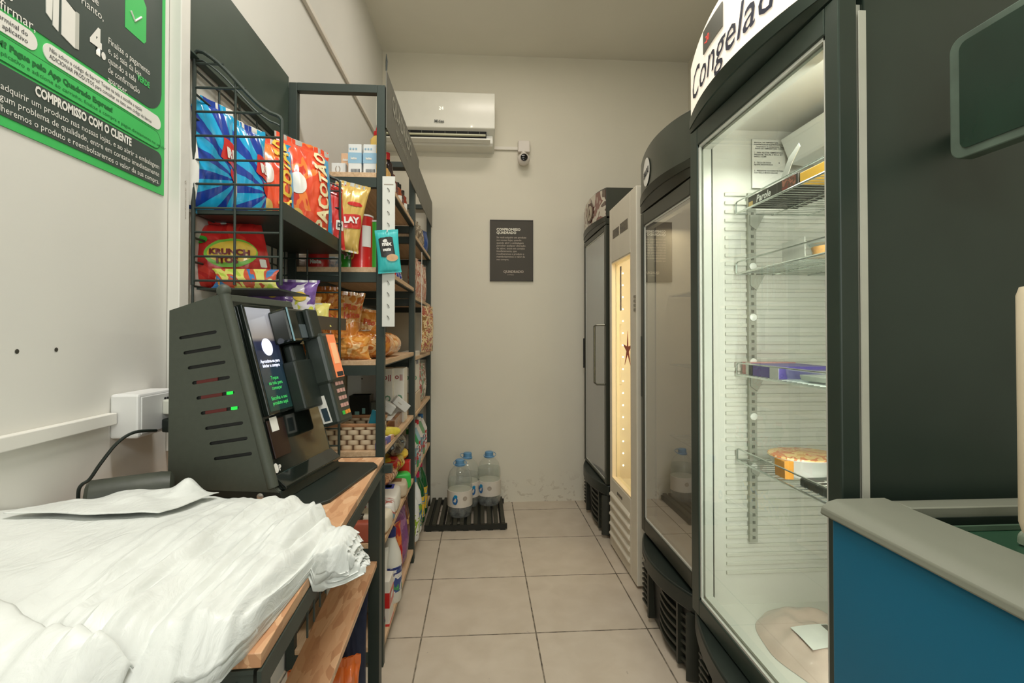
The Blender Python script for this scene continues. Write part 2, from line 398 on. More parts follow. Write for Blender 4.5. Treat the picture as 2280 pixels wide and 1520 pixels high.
MB().prism([(q.y - .012, q.z - .005), (q.y + .014, q.z - .012), (q.y + .014, q.z + .05), (q.y - .012, q.z + .058)], kx - .001, kx, 'x').prism([(q.y + .014, q.z - .012), (q.y + .022, q.z - .01), (q.y + .022, q.z + .05), (q.y + .014, q.z + .05)], kx - .001, kx, 'x', 1)\
    .prism([(q.y - .012, q.z + .058), (q.y + .014, q.z + .048), (q.y + .022, q.z + .066), (q.y - .002, q.z + .076)], kx - .001, kx, 'x', 2).build('kiosk_icon', [PWH, PGR, PBK], o, True)
m_ = MB(); 
m_.prism([(q.y - .040, q.z + .012), (q.y - .030, q.z + .006), (q.y - .028, q.z + .07), (q.y - .016, q.z + .06), (q.y - .016, q.z + .075), (q.y - .03, q.z + .1), (q.y - .042, q.z + .095)], kx - .001, kx, 'x')
m_.prism([(q.y - .028, q.z + .0), (q.y - .018, q.z - .004), (q.y - .017, q.z + .065), (q.y - .028, q.z + .07)], kx - .001, kx, 'x')
m_.prism([(q.y - .03 + .011 * cos(t * pi / 6), q.z + .113 + .011 * sin(t * pi / 6)) for t in range(12)], kx - .001, kx, 'x')
m_.build('person_icon', PWH, o, True)
q = lw(30, 22); text('des\nafirmar,', .021, ppw(q.y - .03, q.z + .01), PWH, o, 'paragraph', world=True)
q = lw(190, 8); text('ta de\nrianto,', .019, ppw(q.y - .01, q.z + .014), PWH, o, 'paragraph', world=True)

# vertical and horizontal trunking, sockets
TRK = mat('trunking_white', (224, 222, 214), .45, 0, .02)
tag(MB().box(XL + .0005, XL + .026, 1.098, 1.132, .90, ZC - .001).build('cable_trunking', TRK, None, bevel=.002), 'tall white vertical cable trunking beside the green poster', 'cable trunking')
text('www.dutotec.com.br   5A', .008, plane((XL + .0268, 1.119, 1.40), (0, 0, 1), (0, -1, 0), (1, 0, 0)), SG2, None, 'trunking_print').parent = bpy.data.objects['cable_trunking']
tag(MB().box(XL + .0005, XL + .016, -.2, .935, .987, 1.008).build('cable_trunking', TRK, None, bevel=.0015), 'thin white horizontal cable trunking low on the left wall', 'cable trunking')
# thin conduit running up the left wall towards the back corner
c1, c2 = atX(690, 25, XL + .004), atX(838, 298, XL + .004)
zz = c1.z
tag(MB().box(XL + .0005, XL + .016, 1.3, YB - .019, zz - .011, zz + .011).build('cable_conduit', CND, None, bevel=.002), 'slim white conduit high on the left wall above the shelving', 'conduit')
b0 = atX(257, 880, XL + .001); 
o = thing('socket_box', 'white surface mounted double socket box on the left wall', 'socket', (XL, .985, .965))
MB().box(XL + .0005, XL + .05, .938, 1.045, .960, 1.040).build('box', mat('socket_white', (228, 228, 226), .35, 0, .01), o, True, .004)
MB().box(XL + .049, XL + .052, .945, 1.038, .966, 1.034).build('face_plate', mat('socket_white', (228, 228, 226)), o, True, .001)
m_ = MB()
for dy in (.008, .0, -.008): m_.lathe([(.0022, 0), (.0022, .002)], 8, (0, dy, 0))
so = m_.build('socket_holes', DARK, o); so.location = (XL + .052 - o.location.x, 1.018 - .985, 1.024 - .965); so.rotation_euler = (0, radians(90), 0)
o = thing('power_plug', 'white plug pushed into the wall socket box', 'plug', (XL + .052, 1.012, 1.008))
MB().prism([(0, -.010), (.012, -.014), (.05, -.012), (.062, -.006), (.062, .006), (.05, .012), (.012, .014), (0, .010)], -.014, .014, 'z').build('plug_body', mat('plug_white', (226, 226, 214), .4), o, bevel=.003)
o = thing('power_plug', 'black plug in the socket box behind the payment kiosk', 'plug', (XL + .052, 1.012, .972))
MB().prism([(0, -.012), (.014, -.016), (.05, -.014), (.05, .014), (.014, .016), (0, .012)], -.013, .013, 'z').build('plug_body', BLK2, o, bevel=.003)
MB().tube([(.05, 0, 0), (.055, -.01, -.01), (.058, -.014, -.05), (.055, -.015, -.1)], .004).build('cable', BLK2, o, smooth=True)
cp = [tuple(atX(348, 958, -.60)), tuple(atX(300, 962, -.61)), tuple(atX(262, 985, -.62)), tuple(atX(225, 1030, -.635)), tuple(atX(200, 1066, -.645)), tuple(atX(183, 1078, -.650)), tuple(atX(175, 1092, -.652)), tuple(atX(174, 1125, -.652)), tuple(atX(174, 1160, -.652))]
def smooth_path(P, n=6):
    P = [Vector(p) for p in P]; out = []
    for i in range(len(P) - 1):
        p0 = P[max(i - 1, 0)]; p1 = P[i]; p2 = P[i + 1]; p3 = P[min(i + 2, len(P) - 1)]
        for j in range(n):
            t = j / n
            out.append(.5 * ((2 * p1) + (p2 - p0) * t + (2 * p0 - 5 * p1 + 4 * p2 - p3) * t * t + (3 * p1 - p0 - 3 * p2 + p3) * t ** 3))
    out.append(P[-1]); return out
tag(MB().tube(smooth_path(cp), .0028, 8).build('power_cable', BLK2, None, smooth=True), 'thin black cable curving down the left wall from the socket', 'cable')
o = thing('power_adapter', 'dark rounded power adapter lying on the counter against the left wall', 'power adapter', (-.628, .828, .8505), (0, 0, radians(27.8)))
m_ = MB(); m_.lathe([(.001, 0), (.026, .002), (.032, .008), (.033, .10), (.031, .113), (.024, .118), (.001, .118)], 12)
a_ = m_.build('housing', mat('adapter_black', (58, 62, 52), .5, 0, .2, 25, .2), o, smooth=True); a_.rotation_euler = (0, radians(90), 0); a_.location = (0, 0, .034)
# small screw holes on the wall
for i, (u, v) in enumerate(((42, 782), (129, 778))):
    q = lw(u, v)
    h = MB().lathe([(.0022, 0), (.0035, .0006), (.002, .001)], 10).build('wall_screw', mat('screw_dark', (70, 68, 60), .5, .3), None)
    h.location = (XL, q.y, q.z); h.rotation_euler = (0, radians(90), 0)
    tag(h, ['left of two small screws in the left wall above the socket', 'right of two small screws in the left wall above the socket'][i], 'screw')
# scuffs on the wall are part of the paint: small dent above the snack bags
# ================================================================== COOLERS along the right wall
def arc(x0, b, y0, y1, n=20):
    return [(x0 - b * (1 - (2 * i / n - 1) ** 2), y0 + (y1 - y0) * i / n) for i in range(n + 1)]
def bowed(mb, x0, b, y0, y1, z0, z1, back, mi=0, bt=None, n=20, arch=0):
    """block with a bowed front; bt = bow at the bottom (taper)"""
    bt = b if bt is None else bt
    A = arc(x0, bt, y0, y1, n); B = arc(x0, b, y0, y1, n)
    v = [(x, y, z0) for x, y in A] + [(x, y, z1 + arch * (1 - (2 * i_ / n - 1) ** 2)) for i_, (x, y) in enumerate(B)] + [(back, y0, z0), (back, y1, z0), (back, y0, z1), (back, y1, z1)]
    m = n + 1; f = [(i, i + 1, m + i + 1, m + i) for i in range(n)]
    f += [tuple(list(range(m)) + [2 * m + 1, 2 * m]), tuple(list(range(m, 2 * m)) + [2 * m + 3, 2 * m + 2]), (0, m, 2 * m + 2, 2 * m), (n, m + n, 2 * m + 3, 2 * m + 1), (2 * m, 2 * m + 1, 2 * m + 3, 2 * m + 2)]
    mb.add(v, f, mi); return mb
def cooler(label, x0, y0, y1, zt, gz0, gz1, hz0, hz1, body, frame, face, hb=.07, bb=.06, bz=.30, glass=None, liner=None, fw=(.045, .045), depth=.62, name='upright_cooler', group=None, doorz=None, t=.036, arch=.0):
    o = thing(name, label, 'fridge', (x0 + .3, (y0 + y1) / 2, 0))
    xc = x0 + t + .016; xb = x0 + depth; liner = liner or LINER; dz0, dz1 = doorz or (gz0 - .05, gz1 + .05)
    m_ = MB()
    for a in ((xc, xb, y0 + .004, y0 + .034, .06, zt - .01), (xc, xb, y1 - .034, y1 - .004, .06, zt - .01), (xb - .03, xb, y0 + .034, y1 - .034, .06, zt - .01),
              (xc, xb - .03, y0 + .034, y1 - .034, gz1 + .06, zt - .01), (xc + .03, xb - .03, y0 + .034, y1 - .034, .06, gz0 - .03)):
        m_.box(*a)
    m_.build('cabinet', body, o, True, .003)
    m_ = MB(); e = .0345; z0, z1 = gz0 - .029, gz1 + .059
    m_.box(xc + .002, xb - .031, y0 + e, y0 + e + .004, z0, z1).box(xc + .002, xb - .031, y1 - e - .004, y1 - e, z0, z1)
    m_.box(xb - .036, xb - .031, y0 + e, y1 - e, z0, z1).box(xc + .002, xb - .031, y0 + e, y1 - e, z0, z0 + .004).box(xc + .002, xb - .031, y0 + e, y1 - e, z1 - .004, z1)
    m_.build('liner', liner, o, True)
    # door: frame, inner light trim, gasket, glass
    m_ = MB(); a0, a1 = y0 + fw[0], y1 - fw[1]
    m_.box(x0, x0 + t, y0, a0, dz0, dz1).box(x0, x0 + t, a1, y1, dz0, dz1).box(x0, x0 + t, a0, a1, dz0, gz0).box(x0, x0 + t, a0, a1, gz1, dz1)
    m_.build('door_frame', frame, o, True, .003)
    m_ = MB()
    for (c0, c1, xx) in ((0, .007, .004), (.010, .017, .012)):
        m_.box(x0 + xx, x0 + t, a0 + c0, a0 + c1, gz0 + c0, gz1 - c0).box(x0 + xx, x0 + t, a1 - c1, a1 - c0, gz0 + c0, gz1 - c0)
        m_.box(x0 + xx, x0 + t, a0 + c0, a1 - c0, gz0 + c0, gz0 + c1).box(x0 + xx, x0 + t, a0 + c0, a1 - c0, gz1 - c1, gz1 - c0)
    m_.build('glass_trim', mat('trim_grey', (205, 205, 196), .35, .1, .02), o, True)
    g_ = MB(); g_.box(x0 + t + .0005, x0 + t + .0155, y0 + .012, y0 + .03, dz0 + .01, dz1 - .01).box(x0 + t + .0005, x0 + t + .0155, y1 - .03, y1 - .012, dz0 + .01, dz1 - .01)
    g_.box(x0 + t + .0005, x0 + t + .0155, y0 + .03, y1 - .03, dz0 + .01, dz0 + .03).box(x0 + t + .0005, x0 + t + .0155, y0 + .03, y1 - .03, dz1 - .03, dz1 - .01)
    g_.build('gasket', mat('gasket_white', (196, 196, 182), .6), o, True)
    MB().box(x0 + .006, x0 + .010, a0 + .001, a1 - .001, gz0 + .001, gz1 - .001).build('glass_pane', glass or GLASS, o, True)
    # bowed header with its lit or printed face and dark visor
    m_ = MB(); bowed(m_, x0 + .004, hb, y0, y1, hz0, hz1, xb - .1, arch=arch); m_.build('header', frame, o, True, .002, True)
    m_ = MB(); bowed(m_, x0 - .0, hb + .004, y0 + .008, y1 - .008, hz0 + .016, hz1 - .008, x0 + .02, arch=arch); m_.build('header_face', face, o, True, smooth=True)
    m_ = MB(); bowed(m_, x0 - .002, hb + .016, y0, y1, hz0 - .014, hz0 + .012, x0 + .06, bt=hb + .004)
    bowed(m_, x0, hb, y0, y1, dz1 + .004, hz0 - .014, x0 + .06, bt=.004); m_.build('visor', frame, o, True, smooth=True)
    # bowed base with louvres
    if bz:
        m_ = MB(); bowed(m_, x0 + .02, bb * .55, y0 + .006, y1 - .006, .012, bz * .8, xc + .06, bt=bb * .35); m_.build('base_cover', mat('base_black', (22, 24, 20), .5), o, True, .003, True)
        m_ = MB(); bowed(m_, x0 + .008, bb, y0 + .002, y1 - .002, bz * .80, bz, xc + .04, bt=bb); m_.build('base_lip', BLK2, o, True, .006, True)
        m_ = MB(); nb = 6; sp_ = (y1 - y0)
        for i in range(nb):
            z = .035 + i * (bz * .8 - .055) / nb
            bowed(m_, x0 + .018, bb * .62, y0 + .04, y1 - .17, z, z + .010, x0 + .05)
        bowed(m_, x0 + .016, bb * .62, y0 + .012, y0 + .04, .02, bz * .8, x0 + .05); 
        m_.build('louvres', mat('louvre_dark', (44, 46, 38), .45), o, True, smooth=True)
        m_ = MB()
        A = arc(x0 + .014, bb * .66, y0, y1, 20)
        for i in (4, 14): 
            x, y = A[i]; MB().prism([(x - .004, y), (x - .004, y + .014), (x + .03, y + .014), (x + .03, y)], .02, bz * .81).build('grille_post', mat('louvre_dark', (44, 46, 38)), o, True)
        for i in range(9):
            x, y = A[16]; z = .04 + i * .021; m_.box(x - .004, x + .02, y - .012, y + .05, z, z + .007)
        m_.build('vent_ribs', mat('louvre_dark', (44, 46, 38)), o, True)
    m_ = MB()
    for (px_, py_) in ((x0 + .1, y0 + .06), (x0 + .1, y1 - .06), (xb - .08, y0 + .06), (xb - .08, y1 - .06)): m_.lathe([(.02, 0), (.02, .06)], 10, (px_, py_, .0))
    m_.build('feet', BLK2, o, True)
    return o, xc, xb
def wire_shelf(o, x, y0, y1, z, xb, lip=.035, wires=26, name='wire_shelf'):
    m_ = MB()
    m_.tube([(x, y0, z), (x, y1, z)], .003, 6).tube([(xb, y0, z), (xb, y1, z)], .003, 6).tube([(x, y0, z), (xb, y0, z)], .003, 6).tube([(x, y1, z), (xb, y1, z)], .003, 6)
    for i in range(1, wires):
        y = y0 + (y1 - y0) * i / wires; m_.tube([(x, y, z + .002), (xb, y, z + .002)], .0013, 5)
    for xx in (x + (xb - x) * .35, x + (xb - x) * .7): m_.tube([(xx, y0, z - .002), (xx, y1, z - .002)], .0022, 5)
    if lip:
        m_.tube([(x, y0, z), (x, y0, z + lip - .006), (x, y0 + .006, z + lip), (x, y1 - .006, z + lip), (x, y1, z + lip - .006), (x, y1, z)], .0023, 6)
    return m_.build(name, STEEL, o, True, smooth=True)
def lampbox(name, loc, rot, sx, sy, e, col): return area(name, loc, rot, sx, sy, e, col)

# ---- big freezer "Congelados"
FACE_LIT = mat('lit_header_face', (250, 240, 226), .4, 0, 0, emit=(255, 238, 214), es=.38)
BLKG = mat('freezer_black', (46, 58, 50), .36, 0, .12, 5)
fz, xc, xb = cooler('tall glass door freezer with the lit Congelados header, nearest of the uprights', .655, .862, 1.507, 1.985, .352, 1.722, 1.805, 1.985, BLKG, BLKG, FACE_LIT,
    arch=.045, hb=.034, bb=.06, bz=.295, liner=mat('freezer_liner', (214, 212, 202), .5, 0, .01), fw=(.038, .050), name='upright_freezer', doorz=(.300, 1.775))
# ribbed inner side wall, rail, evaporator housing, lamp
RIB = mat('freezer_rib', (204, 202, 190), .5, 0, .01)
m_ = MB()
for i in range(44): z = .42 + i * .0268; m_.box(.745, 1.23, 1.463, 1.468, z, z + .011)
m_.build('wall_ribs', RIB, fz, True, .0015)
RL = mat('rail_steel', (176, 176, 164), .4, .3, .02)
m_ = MB().box(.812, .836, 1.452, 1.463, .52, 1.58)
m_.build('shelf_rail', RL, fz, True)
m_ = MB()
for i in range(46): z = .53 + i * .0228; m_.box(.820, .828, 1.4505, 1.4525, z, z + .009)
m_.build('rail_slots', mat('slot_grey', (110, 110, 100), .6), fz, True)
for z in (1.355, 1.20, 1.065, .90, .75):
    s_ = MB().lathe([(.001, 0), (.011, .0), (.011, .003), (.004, .006), (.001, .006)], 12).build('rail_button', mat('button_white', (240, 240, 232), .3), fz, smooth=True)
    s_.location = Vector((.824, 1.4505, z - .0)) - fz.location; s_.rotation_euler = (radians(90), 0, 0)
MB().prism([(.90, 1.735), (1.24, 1.735), (1.24, 1.70), (.97, 1.655), (.93, 1.66)], .92, 1.43, 'y').build('evaporator_housing', mat('evap_white', (226, 228, 222), .4, 0, .01), fz, True, .004)
text('Y..B', .016, plane((1.03, 1.33, 1.665), (0, -1, 0), (1, 0, 0.12)), INK, fz, 'housing_print', world=True)
MB().box(.705, .722, .902, .918, .42, 1.70).build('light_tube', mat('tube_glow', (255, 255, 250), .4, 0, 0, emit=(252, 255, 248), es=3), fz, True, .004)
area('freezer_light', (.735, .935, 1.1), (0, radians(-90), radians(58)), 1.25, .05, 4.2, (1, 1, .95))
area('freezer_light', (.80, 1.18, 1.66), (0, 0, 0), .12, .4, 1.5, (1, 1, .95))
# header lettering follows the bowed face
def hface(x0, b, y0, y1, zc, ystart):
    """text x runs toward the camera (-y) along the bow, from ystart"""
    def fn(x, y, z=0):
        yy = ystart - x; q = (yy - y0) / (y1 - y0) * 2 - 1
        return Vector((x0 - b * (1 - q * q) - .0015 - z, yy, zc + y))
    return fn
NAVY = mat('navy_lettering', (22, 28, 52), .5, 0, 0)
text('Congelados', .120, hface(.655, .0390, .872, 1.497, 1.856, 1.482), NAVY, fz, 'header_lettering', shear=.25, bold=.0005, world=True, fit=.575)
q_ = hface(.655, .0400, .872, 1.497, 0, 1.50)
def bpatch(f, xa, xb_, za, zb_, n=8):
    v = []; 
    for i in range(n + 1):
        x = xa + (xb_ - xa) * i / n; v += [f(x, za, .001), f(x, zb_, .001)]
    return MB().add(v, [(2 * i, 2 * i + 1, 2 * i + 3, 2 * i + 2) for i in range(n)])
dsp = bpatch(q_, .155, .285, 1.935, 1.998); dsp.build('temperature_display', mat('display_grey', (92, 92, 84), .35), fz, True, solid=.003)
text('-20', .027, hface(.655, .0425, .872, 1.497, 1.952, 1.330), mat('red_digits', (220, 60, 50), .5, 0, 0, emit=(255, 50, 40), es=.9), fz, 'display_digits', bold=.0, world=True)
# shelves
for z, nm in ((1.515, 'a'), (1.332, 'b'), (1.026, 'c'), (.768, 'd')): wire_shelf(fz, .775, .915, 1.455, z, 1.10, .036)
m_ = MB()
for z in (1.515, 1.332, 1.026, .768):
    m_.prism([(.815, z - .004), (.86, z - .004), (.835, z - .05), (.815, z - .035)], 1.447, 1.451, 'y')
m_.build('shelf_brackets', RL, fz, True)
# door edge gasket strip light line on near side
MB().box(.6935, .7065, .8595, .8625, .33, 1.745).build('gasket_edge', mat('gasket_white', (196, 196, 182)), fz, True)

# ---- second cooler (oval logo)
f2, _, _ = cooler('black glass door cooler with an oval white logo on its header', .692, 1.560, 2.103, 1.875, .365, 1.612, 1.715, 1.888, BLK, mat('cooler_black', (50, 52, 42), .35, 0, .05), mat('cooler_header', (62, 66, 56), .3, 0, .06),
    arch=.020, hb=.026, bb=.065, bz=.295, glass=GLASSR, fw=(.035, .035), doorz=(.310, 1.668), liner=mat('cool_liner', (206, 196, 176), .5))
hf = hface(.692, .0315, 1.57, 2.093, 0, 2.093)
def oval(f, cx, cz, a, b, n=28, z=.001): return MB().add([f(cx + a * cos(2 * pi * i / n), cz + b * sin(2 * pi * i / n), z) for i in range(n)], [tuple(range(n))])
oval(hf, .145, 1.802, .055, .056).build('logo_oval', PWH, f2, True)
text('BRUKI', .034, lambda x, y, z=0: hf(.145 + x, 1.788 + y + x * .12, .0025), INK, f2, 'logo_lettering', align='CENTER', bold=.0014, world=True, spacing=.85)
text('Gelopar', .030, (lambda x, y, z=0: Vector((.692 + .008 - .065 * (1 - ((2.0 - x - 1.562) / .539 * 2 - 1) ** 2) - .002, 2.0 - x, .256 + y))), mat('base_lettering', (190, 184, 170), .5, 0, 0), f2, 'base_lettering', bold=.0008, world=True)
for z, in ((1.31,), (1.02,), (.72,)): wire_shelf(f2, .80, 1.61, 2.05, z, 1.15, 0, 18)
MB().box(.6905, .6945, 2.088, 2.1025, .88, 1.14).build('handle', BLK2, f2, True, .001)

area('cooler_fill', (.82, 1.83, 1.60), (0, 0, 0), .1, .4, 1.1, (1, .93, .82))  # added fill, brightens the second cooler's interior behind its glass
# ---- far cooler (printed sign header)
f1, _, _ = cooler('narrow black cooler with a printed header and bar handle, farthest in the row', .700, 2.735, 3.325, 1.975, .320, 1.735, 1.800, 1.975, BLK, mat('cooler_black', (50, 52, 42)),
    printm('header_print', [(176, 156, 142), (120, 62, 52), (205, 196, 180), (84, 60, 50)], 9, .35, dist=.4), arch=.02, hb=.022, bb=.06, bz=.300, glass=glassm('door_glass_pale', (170, 178, 172), 1.6, .05, .30, 2.0), fw=(.04, .035), doorz=(.305, 1.765))
hf = hface(.700, .0275, 2.745, 3.315, 0, 3.315)
oval(hf, .30, 1.895, .085, .06).build('header_badge', mat('badge_brown', (96, 66, 50), .5), f1, True)
oval(hf, .30, 1.895, .065, .045, z=.002).build('header_badge_centre', mat('badge_cream', (190, 178, 158), .5), f1, True)
text('A', .07, lambda x, y, z=0: hf(.30 + x, 1.872 + y, .003), mat('badge_brown', (96, 66, 50)), f1, 'badge_lettering', align='CENTER', bold=.001, world=True)
MB().tube([(.698, 2.752, 1.20), (.655, 2.765, 1.20), (.650, 2.80, 1.195), (.650, 2.80, .87), (.655, 2.765, .865), (.698, 2.752, .865)], .006, 8).build('handle', mat('handle_steel', (90, 88, 76), .3, .7), f1, True, smooth=True)
MB().box(.694, .70, 3.318, 3.326, .92, 1.12).build('lock_strip', DARK, f1, True)
wire_shelf(f1, .80, 2.78, 3.27, 1.2, 1.2, 0, 12)

area('cooler_fill', (.84, 3.03, 1.68), (0, 0, 0), .1, .4, .8, (.95, 1, .97))  # added faint cool fill to lighten the far cooler's inside
# ---- white display fridge with warm lights
WC = mat('white_cooler', (216, 208, 190), .38, 0, .02)
x0, y0, y1 = .702, 2.197, 2.664
wf = thing('display_fridge', 'slim white fridge with a tall warm lit window, between two black coolers', 'fridge', (1.0, (y0 + y1) / 2, 0))
gy0, gy1, gz0, gz1 = 2.288, 2.628, .375, 1.532
m_ = MB()
m_.box(x0 + .045, 1.32, y0, y0 + .03, .02, 1.825).box(x0 + .045, 1.32, y1 - .03, y1, .02, 1.825).box(1.29, 1.32, y0, y1, .02, 1.825).box(x0 + .045, 1.32, y0, y1, 1.79, 1.825).box(x0 + .045, 1.32, y0, y1, .02, .36)
m_.build('cabinet', WC, wf, True, .003)
m_ = MB()
m_.box(x0, x0 + .042, y0, gy0, .012, 1.825).box(x0, x0 + .042, gy1, y1, .012, 1.825).box(x0, x0 + .042, gy0, gy1, gz1, 1.825).box(x0, x0 + .042, gy0, gy1, .012, gz0)
m_.build('front_panel', WC, wf, True, .004)
WARM = mat('warm_liner', (240, 222, 190), .6, 0, .01)
m_ = MB().box(x0 + .045, 1.28, y0 + .031, y0 + .035, .37, 1.78).box(x0 + .045, 1.28, y1 - .035, y1 - .031, .37, 1.78).box(1.276, 1.28, y0 + .035, y1 - .035, .37, 1.78).box(x0 + .045, 1.28, y0 + .035, y1 - .035, .366, .37)
m_.build('liner', WARM, wf, True)
m_ = MB().box(x0 + .002, x0 + .045, gy1 - .006, gy1, gz0, gz1).box(x0 + .002, x0 + .045, gy0, gy0 + .006, gz0, gz1).box(x0 + .002, x0 + .045, gy0, gy1, gz0, gz0 + .008).box(x0 + .002, x0 + .045, gy0, gy1, gz1 - .006, gz1)
m_.build('window_trim', mat('window_cream', (246, 226, 188), .4, 0, .01), wf, True)
MB().box(x0 + .022, x0 + .026, gy0 + .006, gy1 - .006, gz0 + .006, gz1 - .006).build('glass_pane', GLASS, wf, True)
m_ = MB()
for i in range(5):
    z = .065 + i * .052
    m_.prism([(x0 + .001, z), (x0 - .012, z + .012), (x0 - .010, z + .020), (x0 + .001, z + .032)], gy0 + .01, y1 - .02, 'y')
m_.build('louvres', WC, wf, True, .003)
LED = mat('warm_led', (255, 240, 200), .4, 0, 0, emit=(255, 236, 196), es=14)
m_ = MB(); 
for i in range(17):
    z = .45 + i * .064
    sph(m_, (x0 + .040, gy0 + .012, z), .0055, 8, 6); sph(m_, (x0 + .055, gy1 - .03, z), .0040, 8, 6)
m_.build('led_strip', LED, wf, True)
area('display_fridge_light', (x0 + .30, (y0 + y1) / 2, 1.74), (0, 0, 0), .3, .3, 1.3, (1, .88, .68))
area('display_fridge_light', (x0 + .07, gy0 + .03, 1.0), (0, radians(-90), radians(50)), 1.0, .03, 1.3, (1, .88, .68))
m_ = MB()
sx_ = x0 + .021
for cy_, L_ in ((2.50, .0),): 
    m_.prism([(2.40 + (.085 if i % 2 == 0 else .020) * cos(radians(90 + i * 36)), 1.07 + (.095 if i % 2 == 0 else .022) * sin(radians(90 + i * 36))) for i in range(10)], sx_ - .001, sx_, 'x')
m_.build('star_sticker', mat('sticker_rust', (176, 84, 60), .6), wf, True)
MB().box(sx_ - .001, sx_, 2.505, 2.53, 1.27, 1.50).build('strip_sticker', printm('strip_print', [(70, 44, 36), (120, 88, 66), (54, 34, 30)], 40), wf, True)
m_ = MB().box(x0 - .001, x0 + .001, 2.475, 2.590, 1.655, 1.700).box(x0 - .001, x0 + .001, 2.325, 2.455, 1.655, 1.705)
m_.build('front_lettering', printm('dark_print', [(52, 42, 30), (92, 80, 62), (40, 32, 26)], 60, .5, (1, 1, 1)), wf, True)
MB().box(x0 - .001, x0 + .001, 2.43, 2.52, .322, .336).build('front_logo', printm('dark_print', [(52, 42, 30)], 60), wf, True)
m_ = MB()
for i in range(4): m_.box(x0 - .004, x0 + .002, y0 + .004, y0 + .03, 1.255 + i * .020, 1.266 + i * .020)
m_.build('hinge_ribs', mat('hinge_grey', (140, 132, 116), .5), wf, True)

# ================================================================== chest freezer at the right edge of the picture
CG = mat('chest_rim_grey', (128, 130, 116), .42, 0, .04, 6)
BLUE = mat('chest_blue', (6, 106, 140), .5, 0, .04, 3)
ch = thing('chest_freezer', 'blue chest freezer with a rounded grey rim at the right edge', 'freezer', (.9, .35, 0))
cy1, cy0, cx0, cx1 = .808, -.35, .578, 1.25
MB().box(cx0 + .006, cx1, cy0, cy1 - .015, .05, .842).build('body', BLUE, ch, True, .004)
m_ = MB()
def rim_prof(x_out, x_in, s=1):
    return [(x_out, .842), (x_out - .008 * s, .846), (x_out - .006 * s, .856), (x_out + .006 * s, .866), (x_out + .022 * s, .870), (x_in, .870), (x_in, .842)]
m_.prism(rim_prof(cx0 + .004, .690), cy0, cy1, 'y')
m_.prism([(y, z) for (y, z) in rim_prof(cy1, cy1 - .052, -1)], .690, cx1, 'x')
m_.prism(rim_prof(cx1, cx1 - .06, -1), cy0, cy1, 'y')
m_.build('rim', CG, ch, True, .002, True)
MB().box(.690, cx1 - .06, cy0, cy1 - .052, .8435, .848).build('well_floor', mat('well_green', (36, 66, 48), .3, 0, .3, 4), ch, True)
m_ = MB().box(.700, cx1 - .07, cy1 - .075, cy1 - .072, .849, .862).box(.690, .702, cy0, cy1 - .052, .848, .853); m_.build('lid_track', mat('track_dark', (20, 30, 24), .4), ch, True)
MB().box(.72, cx1 - .08, cy1 - .095, cy1 - .090, .849, .856).build('lid_edge', mat('lid_edge', (70, 92, 74), .4), ch, True)
MB().tube(smooth_path([(.770, .66, .852), (.772, .655, .868), (.80, .635, .872), (.832, .60, .872), (.836, .58, .868), (.83, .575, .852)]), .006, 8).build('lid_handle', mat('lid_handle', (150, 160, 140), .35), ch, True, smooth=True)
m_ = MB()
for a in ((.64, .7), (1.15, .7), (.64, -.2), (1.15, -.2)): m_.lathe([(.025, 0), (.025, .05)], 12, (a[0], a[1], 0))
m_.build('feet', BLK2, ch, True)
o = thing('price_rail_post', 'cream upright post on the chest freezer rim at the right edge', 'post', (.643, .535, .870))
m_ = MB(); m_.lathe([(.001, .045), (.013, .048), (.016, .060), (.016, .325), (.013, .335), (.001, .337)], 16); m_.build('sleeve', mat('post_cream', (214, 200, 172), .45), o, smooth=True)
MB().lathe([(.010, 0), (.010, .004), (.0045, .006), (.0045, .05)], 12).build('rod', mat('post_cream', (214, 200, 172)), o, smooth=True)
# added screen shape standing in for a reflection; its arm is added too
dm = thing('reflected_screen', 'dark green screen shape with a grey frame, standing in for a reflection beside the freezer, upper right', 'screen', (.80, .66, 1.52))
a0, a1, z0, z1 = .44, .745, 1.425, 1.618
m_ = MB(); rrect(a0, a1, z0, z1, .02, .752, .775, m_); m_.build('frame', mat('frame_greygreen', (78, 92, 80), .5, 0, .25, 14), dm, True, .002)
rrect(a0 + .012, a1 - .018, z0 + .014, z1 - .012, .012, .7505, .7525).build('screen', mat('screen_green', (22, 46, 34), .25, 0, .2, 8), dm, True)
MB().box(.775, .80, .50, .70, 1.46, 1.58).box(.80, .915, .60, .64, 1.50, 1.53).box(.890, .915, .64, .8655, 1.50, 1.53).build('arm', BLKG, dm, True)
